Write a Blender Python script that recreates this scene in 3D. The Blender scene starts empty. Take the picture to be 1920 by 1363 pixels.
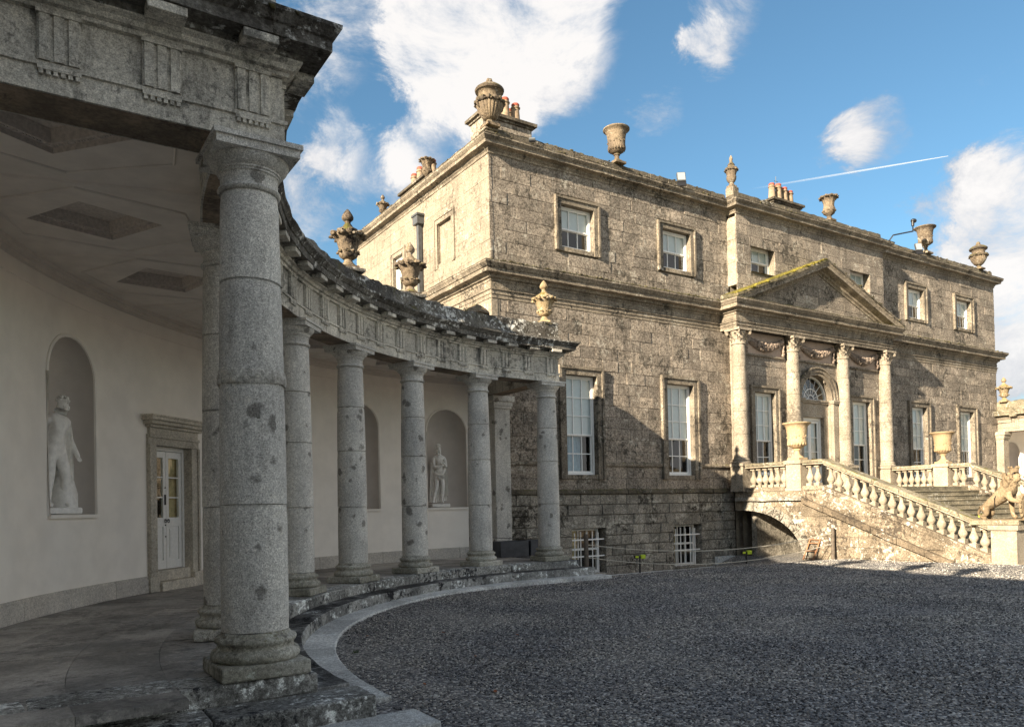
import bpy, bmesh, math, random
import numpy as np
from mathutils import Vector, Matrix, noise as mnoise
random.seed(7); np.random.seed(7)
R = math.radians; PI = math.pi
S = bpy.context.scene

# ---------------------------------------------------------------- camera
cam_d = bpy.data.cameras.new('camera'); cam = bpy.data.objects.new('camera', cam_d); S.collection.objects.link(cam)
cam_d.sensor_width = 36; cam_d.lens = 27.437; cam_d.shift_y = 0.12588; cam_d.clip_start = .05; cam_d.clip_end = 30000
_r = Vector((.83901, -.54373, -.02061)); _b = Vector((-.54408, -.83883, -.01846)); _u = _b.cross(_r)
CAM = Vector((-10.5507, -6.3201, 1.66))
_M = Matrix((_r, _u, _b)).transposed().to_4x4(); _M.translation = CAM; cam.matrix_world = _M
S.camera = cam
S.render.resolution_x = 1024; S.render.resolution_y = 726

# ---------------------------------------------------------------- light and sky
SUN = Vector((-1, -.235, .392)).normalized()
sl = bpy.data.lights.new('sun', 'SUN'); sl.energy = 3.95; sl.angle = R(.53); sl.color = (1, .85, .645)
so = bpy.data.objects.new('sun', sl); S.collection.objects.link(so); so.rotation_euler = SUN.to_track_quat('Z', 'Y').to_euler(); so.location = (-30, -10, 30)
S.view_settings.view_transform = 'Standard'; S.view_settings.look = 'None'; S.view_settings.exposure = 2.1; S.view_settings.gamma = 1
S.view_settings.use_curve_mapping = False
W = bpy.data.worlds.new('World'); S.world = W; W.use_nodes = True
nt = W.node_tree; nt.nodes.clear()
def N(t, kind, **k):
    n = t.nodes.new(kind)
    for a, b in k.items():
        if a.startswith('i_'):
            a = a[2:]; a = int(a) if a.isdigit() else a
            n.inputs[a].default_value = b
        else: setattr(n, a, b)
    return n
sky = N(nt, 'ShaderNodeTexSky', sky_type='NISHITA', sun_disc=False, altitude=200, air_density=1.0, dust_density=.35, ozone_density=2.2)
sky.sun_elevation = math.asin(SUN.z); sky.sun_rotation = math.atan2(SUN.x, SUN.y)
bg = N(nt, 'ShaderNodeBackground'); bg.inputs[1].default_value = .15
out = N(nt, 'ShaderNodeOutputWorld'); nt.links.new(bg.outputs[0], out.inputs[0])
tc = N(nt, 'ShaderNodeTexCoord')
def lk(t, a, b): t.links.new(a, b)
def math_(t, op, a, b=None, c=None, clamp=False):
    n = N(t, 'ShaderNodeMath', operation=op); n.use_clamp = clamp
    for i, x in enumerate((a, b, c)):
        if x is None: continue
        if isinstance(x, (int, float)): n.inputs[i].default_value = x
        else: lk(t, x, n.inputs[i])
    return n.outputs[0]
blobs = [(0.457, 0.718, 0.524, 0.105, 1.0), (0.505, 0.690, 0.520, 0.085, .95), (0.413, 0.76, 0.502, 0.066, .9), (0.316, 0.783, 0.536, 0.075, 0.75), (0.468, 0.749, 0.469, 0.052, 0.55), (0.640, 0.566, 0.522, 0.048, 0.78), (0.640, 0.590, 0.494, 0.034, 0.6), (0.626, 0.638, 0.449, 0.034, 0.5), (0.783, 0.479, 0.397, 0.042, 0.72), (0.768, 0.504, 0.388, 0.034, 0.55), (0.299, 0.882, 0.365, 0.055, 0.7), (0.375, 0.84, 0.391, 0.048, 0.65), (0.411, 0.815, 0.409, 0.041, 0.55), (0.315, 0.854, 0.414, 0.034, 0.5), (0.852, 0.428, 0.302, 0.055, 0.75), (0.866, 0.387, 0.318, 0.048, 0.7), (0.884, 0.392, 0.256, 0.055, 0.7), (0.883, 0.408, 0.232, 0.068, 0.8), (0.899, 0.396, 0.186, 0.075, 0.9), (0.894, 0.421, 0.156, 0.062, 0.8), (0.276, 0.844, 0.461, 0.062, 0.5)]
rr = random.Random(3)
for i in range(64):      # clouds over the rest of the sky, thickened out of view to lift the shade
    a = R(rr.uniform(100, 380)); e = R(rr.uniform(8, 60)); blobs.append((math.cos(a) * math.cos(e), math.sin(a) * math.cos(e), math.sin(e), rr.uniform(.08, .2), rr.uniform(.6, 1)))
for i in range(40):      # unseen low clouds added to brighten the shaded colonnade wall
    a = R(rr.uniform(95, 372)); e = R(rr.uniform(2, 24)); blobs.append((math.cos(a) * math.cos(e), math.sin(a) * math.cos(e), math.sin(e), rr.uniform(.10, .2), rr.uniform(.8, 1)))
mp = N(nt, 'ShaderNodeMapping'); mp.inputs['Scale'].default_value = (1, 1, 1.6); lk(nt, tc.outputs['Generated'], mp.inputs[0])
nz = N(nt, 'ShaderNodeTexNoise', i_Scale=8.5, i_Detail=12, i_Roughness=.70, i_Distortion=.35); lk(nt, mp.outputs[0], nz.inputs['Vector'])
nz2 = N(nt, 'ShaderNodeTexNoise', i_Scale=3.2, i_Detail=4, i_Roughness=.5); lk(nt, mp.outputs[0], nz2.inputs['Vector'])
# wobble the lookup direction so that cloud edges are ragged
wob = N(nt, 'ShaderNodeVectorMath', operation='MULTIPLY_ADD'); wob.inputs[1].default_value = (.10, .10, .10)
lk(nt, nz.outputs['Color'], wob.inputs[0]); off = N(nt, 'ShaderNodeVectorMath', operation='SUBTRACT'); lk(nt, tc.outputs['Generated'], off.inputs[0]); off.inputs[1].default_value = (.05, .05, .05)
lk(nt, off.outputs[0], wob.inputs[2]); nrm = N(nt, 'ShaderNodeVectorMath', operation='NORMALIZE'); lk(nt, wob.outputs[0], nrm.inputs[0])
acc = None
for x, y, z, r, w in blobs:
    d = N(nt, 'ShaderNodeVectorMath', operation='DOT_PRODUCT'); lk(nt, nrm.outputs[0], d.inputs[0]); d.inputs[1].default_value = Vector((x, y, z)).normalized()
    m = N(nt, 'ShaderNodeMapRange', interpolation_type='SMOOTHSTEP'); lk(nt, d.outputs['Value'], m.inputs[0])
    m.inputs[1].default_value = math.cos(r * 1.35); m.inputs[2].default_value = math.cos(r * .25); m.inputs[3].default_value = 0; m.inputs[4].default_value = w
    acc = m.outputs[0] if acc is None else math_(nt, 'ADD', acc, m.outputs[0])
acc = math_(nt, 'MINIMUM', acc, 1.15)
dens = math_(nt, 'ADD', acc, math_(nt, 'MULTIPLY', math_(nt, 'SUBTRACT', nz.outputs[0], .5), 2.5))
mask = N(nt, 'ShaderNodeMapRange', interpolation_type='SMOOTHSTEP'); lk(nt, dens, mask.inputs[0]); mask.inputs[1].default_value = .28; mask.inputs[2].default_value = 1.25; mask.inputs[4].default_value = .97
cr = N(nt, 'ShaderNodeValToRGB'); lk(nt, math_(nt, 'ADD', math_(nt, 'MULTIPLY', nz2.outputs[0], .75), math_(nt, 'MULTIPLY', dens, .22)), cr.inputs[0])
cr.color_ramp.elements[0].position = .42; cr.color_ramp.elements[0].color = (.80, .85, .96, 1)
cr.color_ramp.elements[1].position = .64; cr.color_ramp.elements[1].color = (1.58, 1.53, 1.49, 1)
gain = N(nt, 'ShaderNodeMixRGB', blend_type='MULTIPLY'); gain.inputs[0].default_value = 1; lk(nt, sky.outputs[0], gain.inputs[1]); gain.inputs[2].default_value = (.22, .285, .28, 1)
mx = N(nt, 'ShaderNodeMixRGB'); lk(nt, mask.outputs[0], mx.inputs[0]); lk(nt, gain.outputs[0], mx.inputs[1]); lk(nt, cr.outputs[0], mx.inputs[2])
lk(nt, mx.outputs[0], bg.inputs[0])
S.render.engine = 'CYCLES'; S.cycles.diffuse_bounces = 6; S.cycles.max_bounces = 12

# ---------------------------------------------------------------- materials
def new_mat(name):
    m = bpy.data.materials.new(name); m.use_nodes = True; t = m.node_tree; t.nodes.clear()
    o = N(t, 'ShaderNodeOutputMaterial'); p = N(t, 'ShaderNodeBsdfPrincipled'); lk(t, p.outputs[0], o.inputs[0])
    g = N(t, 'ShaderNodeNewGeometry')
    return m, t, p, g
def noise(t, g, scale, detail=4, rough=.55, stretch=None, off=0, out='Fac'):
    v = g.outputs['Position']
    if stretch or off:
        q = N(t, 'ShaderNodeMapping'); q.inputs['Scale'].default_value = stretch or (1, 1, 1); q.inputs['Location'].default_value = (off, off * 1.7, off * .6); lk(t, v, q.inputs[0]); v = q.outputs[0]
    n = N(t, 'ShaderNodeTexNoise', i_Scale=scale, i_Detail=detail, i_Roughness=rough); lk(t, v, n.inputs['Vector'])
    return n.outputs[out]
def ramp(t, x, lo, hi, a=0., b=1.):
    m = N(t, 'ShaderNodeMapRange', interpolation_type='SMOOTHSTEP'); lk(t, x, m.inputs[0])
    m.inputs[1].default_value = lo; m.inputs[2].default_value = hi; m.inputs[3].default_value = a; m.inputs[4].default_value = b
    return m.outputs[0]
def mixc(t, fac, a, b, mode='MIX'):
    n = N(t, 'ShaderNodeMixRGB', blend_type=mode)
    for i, x in enumerate((fac, a, b)):
        if isinstance(x, (int, float)): n.inputs[i].default_value = x
        elif isinstance(x, tuple): n.inputs[i].default_value = (*x, 1)
        else: lk(t, x, n.inputs[i])
    return n.outputs[0]
def bump(t, p, h, strength=.5, dist=.01, prev=None):
    b = N(t, 'ShaderNodeBump'); b.inputs['Strength'].default_value = strength; b.inputs['Distance'].default_value = dist; lk(t, h, b.inputs['Height'])
    if prev is not None: lk(t, prev, b.inputs['Normal'])
    lk(t, b.outputs[0], p.inputs['Normal']); return b.outputs[0]
def stone(name, a, b, dark=(.045, .04, .032), light=(.5, .47, .40), mott=.5, blotch=.3, pale=.25, moss=0., grain=.0, streak=.0, rough=.95, bdist=.012, spots=0., vary=.35, mossc=(.12, .12, .015), fine=1., topdark=0.):
    """weathered stone: two base tones, dark and pale lichen, optional moss, granite grain and round dark spots"""
    m, t, p, g = new_mat(name)
    c = mixc(t, ramp(t, noise(t, g, 1.3, 5, .6), .35, .65), a, b)
    oi = N(t, 'ShaderNodeObjectInfo'); rnd = math_(t, 'FRACT', math_(t, 'ADD', oi.outputs['Random'], g.outputs['Random Per Island']))
    c = mixc(t, 1., c, mixc(t, rnd, tuple([1 - vary] * 3), (1 + vary, 1 + vary * .93, 1 + vary * .82)), 'MULTIPLY')
    fn = noise(t, g, 26 * fine, 5, .7, off=3)
    c = mixc(t, ramp(t, fn, .38, .62, 0, mott), mixc(t, 1., c, (1.35, 1.33, 1.28), 'MULTIPLY'), mixc(t, 1., c, (.5, .48, .45), 'MULTIPLY'))
    if streak: c = mixc(t, ramp(t, noise(t, g, 3., 5, .65, stretch=(2.2, 2.2, .35), off=9), .5, .72, 0, streak), c, dark)
    if blotch:
        k = math_(t, 'ADD', math_(t, 'MULTIPLY', noise(t, g, 9 * fine, 6, .75, off=5), .6), math_(t, 'MULTIPLY', noise(t, g, 1.1, 3, .5, off=21), .4))
        c = mixc(t, ramp(t, k, .53, .60, 0, min(1, blotch * 2)), c, dark)
    if pale:
        k = math_(t, 'ADD', math_(t, 'MULTIPLY', noise(t, g, 11 * fine, 6, .7, off=13), .65), math_(t, 'MULTIPLY', noise(t, g, 1.7, 3, .5, off=33), .35))
        c = mixc(t, ramp(t, k, .575 - .05 * pale, .62, 0, min(1, .3 + pale)), c, light)
    if grain:
        c = mixc(t, ramp(t, noise(t, g, 85, 3, .8, off=2), .40, .62, 0, grain), c, mixc(t, 1., c, (2.1, 2.1, 2.1), 'MULTIPLY'))
        c = mixc(t, ramp(t, noise(t, g, 110, 2, .8, off=7), .55, .66, 0, grain), c, (.03, .03, .032))
    if spots:
        v = N(t, 'ShaderNodeTexVoronoi', feature='F1', i_Scale=5.6); w = N(t, 'ShaderNodeVectorMath', operation='MULTIPLY_ADD'); w.inputs[1].default_value = (.16, .16, .16)
        lk(t, noise(t, g, 9, 4, .6, out='Color'), w.inputs[0]); shf = N(t, 'ShaderNodeVectorMath', operation='ADD'); lk(t, g.outputs['Position'], shf.inputs[0]); lk(t, oi.outputs['Random'], shf.inputs[1]); lk(t, shf.outputs[0], w.inputs[2]); lk(t, w.outputs[0], v.inputs['Vector'])
        rad = v.outputs['Distance']
        sel = N(t, 'ShaderNodeSeparateColor'); lk(t, v.outputs['Color'], sel.inputs[0])
        thr = math_(t, 'MULTIPLY', math_(t, 'SUBTRACT', sel.outputs[0], 1 - spots), .95)
        k = ramp(t, math_(t, 'SUBTRACT', thr, rad), -.12, .10, 0, .75)
        c = mixc(t, k, c, mixc(t, 1., c, (.22, .21, .2), 'MULTIPLY'))
    if topdark:
        sp0 = N(t, 'ShaderNodeSeparateXYZ'); lk(t, g.outputs['Normal'], sp0.inputs[0])
        c = mixc(t, math_(t, 'MULTIPLY', ramp(t, sp0.outputs[2], .6, .9, 0, topdark), ramp(t, noise(t, g, 2.5, 4, .6, off=41), .3, .5)), c, mixc(t, 1., c, (.16, .16, .17), 'MULTIPLY'))
    if moss:
        sp = N(t, 'ShaderNodeSeparateXYZ'); lk(t, g.outputs['Normal'], sp.inputs[0])
        k = math_(t, 'MULTIPLY', ramp(t, sp.outputs[2], .1, .8), ramp(t, noise(t, g, 4, 5, .7, off=17), .62 - .25 * moss, .68 - .2 * moss))
        c = mixc(t, k, c, mixc(t, ramp(t, noise(t, g, 30, 3), .4, .6), mossc, (.10, .085, .03)))
    lk(t, c, p.inputs['Base Color']); p.inputs['Roughness'].default_value = rough; p.inputs['Specular IOR Level'].default_value = .25
    n1 = bump(t, p, math_(t, 'ADD', noise(t, g, 34 * fine, 5, .75, off=3), math_(t, 'MULTIPLY', noise(t, g, 6, 4, .6), 1.2)), .85, bdist)
    return m
def plain(name, col, rough=.6, metal=0., var=.0, scale=8, b=0., spec=.5):
    m, t, p, g = new_mat(name)
    c = mixc(t, ramp(t, noise(t, g, scale, 5, .6), .3, .7), tuple(x * (1 - var) for x in col), tuple(min(1, x * (1 + var)) for x in col))
    lk(t, c, p.inputs['Base Color']); p.inputs['Roughness'].default_value = rough; p.inputs['Metallic'].default_value = metal; p.inputs['Specular IOR Level'].default_value = spec
    if b: bump(t, p, noise(t, g, 40, 4, .6), .5, b)
    return m
M = {}
M['ashlar'] = stone('weathered_ashlar', (.315, .277, .238), (.20, .177, .153), mott=1., blotch=.42, pale=.35, streak=.45, spots=.2, vary=.23, bdist=.017, fine=.85)
M['basement'] = stone('mossy_basement_stone', (.34, .32, .285), (.18, .17, .15), mott=.9, blotch=.6, pale=.9, streak=.3, vary=.2, bdist=.03)
M['side'] = stone('pale_side_ashlar', (.245, .215, .175), (.195, .17, .138), mott=.6, blotch=.3, pale=.2, streak=.35, vary=.07, fine=.85)
M['joint'] = stone('mortar_joint', (.20, .175, .14), (.13, .115, .095), mott=.5, blotch=.2, pale=.1)
M['trim'] = stone('moulded_limestone', (.265, .23, .185), (.155, .135, .11), mott=.85, blotch=.5, pale=.25, streak=.6, vary=.12, moss=.35)
M['corntop'] = stone('lichened_cornice', (.15, .132, .105), (.07, .062, .05), mott=.8, blotch=.55, pale=.3, streak=.2, vary=.15, moss=.8, bdist=.035)
M['mossroof'] = stone('moss_covered_coping', (.16, .14, .09), (.08, .075, .05), mott=.8, blotch=.3, pale=.2, vary=.15, moss=1.6, mossc=(.17, .15, .02), bdist=.035)
M['column'] = stone('portico_limestone', (.33, .29, .24), (.24, .21, .17), mott=.7, blotch=.28, pale=.2, spots=.22, vary=.08, bdist=.02)
M['granite'] = stone('speckled_granite', (.38, .375, .358), (.29, .287, .278), mott=.35, blotch=.0, pale=.06, grain=.7, streak=.3, spots=.42, vary=.07, bdist=.006)
M['granbase'] = stone('mossy_granite_base', (.34, .335, .305), (.19, .187, .158), light=(.5, .52, .46), mott=.6, blotch=.3, pale=.4, grain=.45, vary=.1, moss=.1, bdist=.014)
M['entab'] = stone('stained_granite_entablature', (.44, .425, .385), (.31, .30, .275), dark=(.06, .06, .055), mott=.5, blotch=.34, pale=.3, grain=.5, streak=.8, vary=.10, bdist=.008)
M['parapet'] = stone('lichened_parapet_granite', (.19, .185, .17), (.08, .075, .07), light=(.66, .66, .62), mott=.8, blotch=.5, pale=.85, vary=.2, moss=.25, bdist=.03)
M['soffit'] = stone('dark_brown_soffit_stone', (.27, .215, .165), (.12, .10, .08), mott=.5, blotch=.3, pale=.0, vary=.1)  # darker and browner than the entablature, for its underside
M['step'] = stone('lichened_granite_step', (.28, .285, .28), (.11, .113, .115), dark=(.012, .012, .014), light=(.66, .68, .66), mott=.7, blotch=.6, pale=.8, grain=.5, vary=.15, bdist=.02, fine=.8, topdark=.9)
M['stepend'] = stone('lichened_granite_step_end', (.30, .305, .298), (.14, .143, .14), dark=(.02, .02, .022), light=(.74, .76, .73), mott=.9, blotch=.95, pale=1., grain=.6, vary=.12, bdist=.025)
M['treadvaultdark'] = stone('wet_tread_and_vault_shade', (.04, .042, .048), (.022, .023, .026), dark=(.01, .01, .012), light=(.35, .36, .35), mott=.5, blotch=.3, pale=.2, grain=.3, vary=.15, rough=.75)  # near-black tread stone; in the vault this colour paints shade
M['kerb'] = stone('granite_kerb', (.46, .475, .48), (.31, .32, .325), light=(.5, .51, .5), mott=.6, blotch=.2, pale=.15, grain=.6, vary=.12, rough=.8)
M['paving'] = stone('damp_granite_paving', (.27, .26, .25), (.13, .127, .123), dark=(.04, .038, .038), mott=.4, blotch=.28, pale=.03, grain=.25, vary=.22, rough=.6, bdist=.005)
M['skirt'] = stone('granite_skirting', (.42, .40, .375), (.33, .315, .30), mott=.35, blotch=.06, pale=.05, grain=.5, vary=.08)
M['doorstone'] = stone('granite_door_surround', (.44, .41, .36), (.32, .30, .265), mott=.4, blotch=.14, pale=.1, grain=.55, streak=.2, vary=.05)
M['stairwall'] = stone('lichened_stair_stone', (.29, .245, .19), (.15, .125, .095), dark=(.045, .037, .03), light=(.66, .62, .54), mott=.8, blotch=.4, pale=.9, vary=.2, bdist=.045)
M['baluster'] = stone('warm_baluster_stone', (.325, .285, .23), (.245, .213, .168), mott=.5, blotch=.1, pale=.35, vary=.06, moss=.1, bdist=.012)  # even warm stone tone for balusters, pedestals and piers
M['coping'] = stone('lichened_coping', (.27, .24, .18), (.15, .135, .10), light=(.55, .53, .46), mott=.7, blotch=.3, pale=.4, vary=.15, moss=.4, bdist=.02)
M['urn'] = stone('weathered_urn_stone', (.20, .16, .115), (.10, .08, .062), dark=(.035, .028, .024), mott=.7, blotch=.5, pale=.3, vary=.1, moss=.45, bdist=.02)
M['urndark'] = stone('blackened_urn_carving', (.10, .08, .06), (.05, .042, .035), mott=.6, blotch=.3, pale=.2, vary=.1, moss=.5, bdist=.02)
M['urngold'] = stone('golden_lichened_urn', (.33, .26, .16), (.22, .17, .105), dark=(.09, .06, .03), mott=.6, blotch=.12, pale=.2, vary=.1, moss=.35, mossc=(.22, .18, .03), bdist=.02)
M['urnclay'] = stone('terracotta_coloured_urn', (.35, .265, .165), (.27, .20, .125), mott=.35, blotch=.06, pale=.12, vary=.05, bdist=.01)
M['carved'] = stone('carved_festoon_stone', (.28, .225, .185), (.17, .135, .115), mott=.6, blotch=.2, pale=.1, vary=.1)
M['panel'] = stone('pinkish_festoon_panel', (.36, .28, .23), (.28, .22, .18), mott=.3, blotch=.05, pale=.1, vary=.03)
M['lion'] = stone('carved_lion_stone', (.26, .20, .13), (.15, .115, .075), mott=.5, blotch=.12, pale=.2, vary=.05, bdist=.02)
M['palering'] = stone('pale_lichen_band', (.46, .455, .43), (.32, .31, .29), mott=.7, blotch=.2, pale=.5, grain=.4, vary=.05)
M['ledge'] = stone('dirty_sloping_ledge', (.19, .155, .115), (.10, .082, .062), dark=(.04, .033, .026), light=(.5, .46, .4), mott=.7, blotch=.4, pale=.3, vary=.12, bdist=.02)
M['marble'] = plain('white_marble', (.88, .86, .82), .5, var=.10, scale=14, b=.004)
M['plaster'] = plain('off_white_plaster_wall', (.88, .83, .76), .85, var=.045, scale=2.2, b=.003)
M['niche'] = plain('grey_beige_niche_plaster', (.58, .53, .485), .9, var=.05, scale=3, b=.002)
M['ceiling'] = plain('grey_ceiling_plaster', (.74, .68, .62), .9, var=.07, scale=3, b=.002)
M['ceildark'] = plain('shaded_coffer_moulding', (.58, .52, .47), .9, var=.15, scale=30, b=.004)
M['white'] = plain('white_paint', (.80, .79, .76), .45, var=.05, scale=20)
M['blind'] = plain('white_blind', (.68, .69, .68), .9, var=.04)
M['curtain'] = plain('pale_blue_curtain', (.30, .42, .50), .9, var=.1)
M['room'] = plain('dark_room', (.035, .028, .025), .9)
M['reflectroomgold'] = plain('warm_reflection_and_room_wall', (.66, .50, .26), .9, var=.3, scale=5)  # gold for the painted door-glass reflection and a basement interior wall
M['iron'] = plain('black_iron', (.012, .012, .013), .45, var=.2)
M['lead'] = plain('grey_lead', (.07, .075, .08), .5, var=.2)
M['slate'] = stone('roof_slate', (.13, .10, .085), (.085, .068, .06), mott=.5, blotch=.1, pale=.12, vary=.25, rough=.7)
M['slateblue'] = stone('dark_slate', (.045, .05, .06), (.03, .034, .042), mott=.3, blotch=.05, pale=.05, vary=.2, rough=.6)
M['pot'] = plain('buff_chimney_pot', (.26, .19, .125), .85, var=.3, scale=10, b=.004)
M['potred'] = plain('red_chimney_rim', (.34, .075, .045), .8, var=.2)
M['wood'] = plain('weathered_wood', (.10, .08, .06), .85, var=.3, scale=12, b=.004)
M['ladderwood'] = plain('reddish_wood', (.28, .14, .07), .8, var=.25)
M['rope'] = plain('pale_rope', (.5, .46, .38), .9, var=.15, scale=60)
M['chain'] = plain('dark_rope', (.05, .045, .04), .9)
M['lime'] = plain('lime_yellow_plastic', (.48, .62, .03), .5, var=.08)
M['lens'] = plain('grey_lens', (.25, .27, .28), .25)
M['planter'] = plain('dark_slate_planter', (.045, .048, .055), .6, var=.3, scale=5, b=.003)
M['leaf'] = plain('fallen_leaf', (.28, .09, .03), .8, var=.3)
M['green'] = plain('weed_green', (.05, .09, .015), .8, var=.3)
M['moss'] = stone('moss_and_lichen_clump', (.11, .10, .045), (.05, .045, .03), light=(.35, .34, .27), mott=.7, blotch=.3, pale=.3, vary=.35)
M['mossyellow'] = stone('yellow_moss_clump', (.19, .165, .03), (.09, .08, .02), light=(.4, .37, .2), mott=.6, blotch=.15, pale=.05, vary=.35)
# gravel: pebbles as stuff, the sheet underneath shows the same stones in bump
def gravel_mat(name, inst):
    m, t, p, g = new_mat(name)
    if inst:
        oi = N(t, 'ShaderNodeObjectInfo'); f = oi.outputs['Random']
    else:
        v = N(t, 'ShaderNodeTexVoronoi', feature='F1', i_Scale=42.); lk(t, g.outputs['Position'], v.inputs['Vector'])
        s = N(t, 'ShaderNodeSeparateColor'); lk(t, v.outputs['Color'], s.inputs[0]); f = s.outputs[0]
    r = N(t, 'ShaderNodeValToRGB'); lk(t, f, r.inputs[0]); e = r.color_ramp.elements
    e[0].color = (.023, .021, .021, 1); e[1].color = (.50, .47, .43, 1); e[1].position = 1
    for q, c in ((.35, (.108, .103, .098, 1)), (.62, (.195, .183, .165, 1)), (.85, (.31, .285, .245, 1)), (.95, (.55, .51, .44, 1))): e.new(q).color = c
    c = r.outputs[0]
    c = mixc(t, ramp(t, noise(t, g, .5, 4, .6), .35, .65), mixc(t, 1., c, (.85, .86, .9), 'MULTIPLY'), mixc(t, 1., c, (1.2, 1.17, 1.12), 'MULTIPLY'))
    c = mixc(t, 1., c, (1.06, 1.09, 1.14), 'MULTIPLY')
    lk(t, c, p.inputs['Base Color']); p.inputs['Roughness'].default_value = .75
    if not inst:
        v2 = N(t, 'ShaderNodeTexVoronoi', feature='F1', i_Scale=42.); lk(t, g.outputs['Position'], v2.inputs['Vector'])
        n1 = bump(t, p, math_(t, 'SUBTRACT', 1, v2.outputs['Distance']), 1., .02)
    return m
M['gravel'] = gravel_mat('gravel_bed', False); M['pebble'] = gravel_mat('gravel_stone', True)
def glass_mat():
    m = bpy.data.materials.new('window_glass'); m.use_nodes = True; t = m.node_tree; t.nodes.clear(); o = N(t, 'ShaderNodeOutputMaterial')
    g = N(t, 'ShaderNodeNewGeometry')
    a = N(t, 'ShaderNodeBsdfTransparent'); a.inputs[0].default_value = (.93, .96, .96, 1); b = N(t, 'ShaderNodeBsdfGlossy'); b.inputs['Roughness'].default_value = .02
    bm = N(t, 'ShaderNodeBump'); bm.inputs['Strength'].default_value = .25; bm.inputs['Distance'].default_value = .01; lk(t, noise(t, g, 2.5, 2, .5), bm.inputs['Height']); lk(t, bm.outputs[0], b.inputs['Normal'])
    f = N(t, 'ShaderNodeFresnel'); f.inputs[0].default_value = 1.6; k = math_(t, 'MULTIPLY', math_(t, 'ADD', math_(t, 'MULTIPLY', f.outputs[0], 1.0), .03, clamp=True), math_(t, 'SUBTRACT', 1, g.outputs['Backfacing']))
    x = N(t, 'ShaderNodeMixShader'); lk(t, k, x.inputs[0]); lk(t, a.outputs[0], x.inputs[1]); lk(t, b.outputs[0], x.inputs[2]); lk(t, x.outputs[0], o.inputs[0]); return m
M['glass'] = glass_mat()
def trail_mat():
    m = bpy.data.materials.new('contrail_vapour'); m.use_nodes = True; t = m.node_tree; t.nodes.clear(); o = N(t, 'ShaderNodeOutputMaterial')
    a = N(t, 'ShaderNodeBsdfTransparent'); b = N(t, 'ShaderNodeBsdfDiffuse'); b.inputs[0].default_value = (.9, .9, .9, 1); tr = N(t, 'ShaderNodeBsdfTranslucent'); tr.inputs[0].default_value = (.9, .9, .9, 1)
    ad = N(t, 'ShaderNodeMixShader'); lk(t, b.outputs[0], ad.inputs[1]); lk(t, tr.outputs[0], ad.inputs[2])
    at = N(t, 'ShaderNodeAttribute', attribute_name='thick'); x = N(t, 'ShaderNodeMixShader'); lk(t, at.outputs['Fac'], x.inputs[0]); lk(t, a.outputs[0], x.inputs[1]); lk(t, ad.outputs[0], x.inputs[2]); lk(t, x.outputs[0], o.inputs[0]); return m
M['trail'] = trail_mat()

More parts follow.
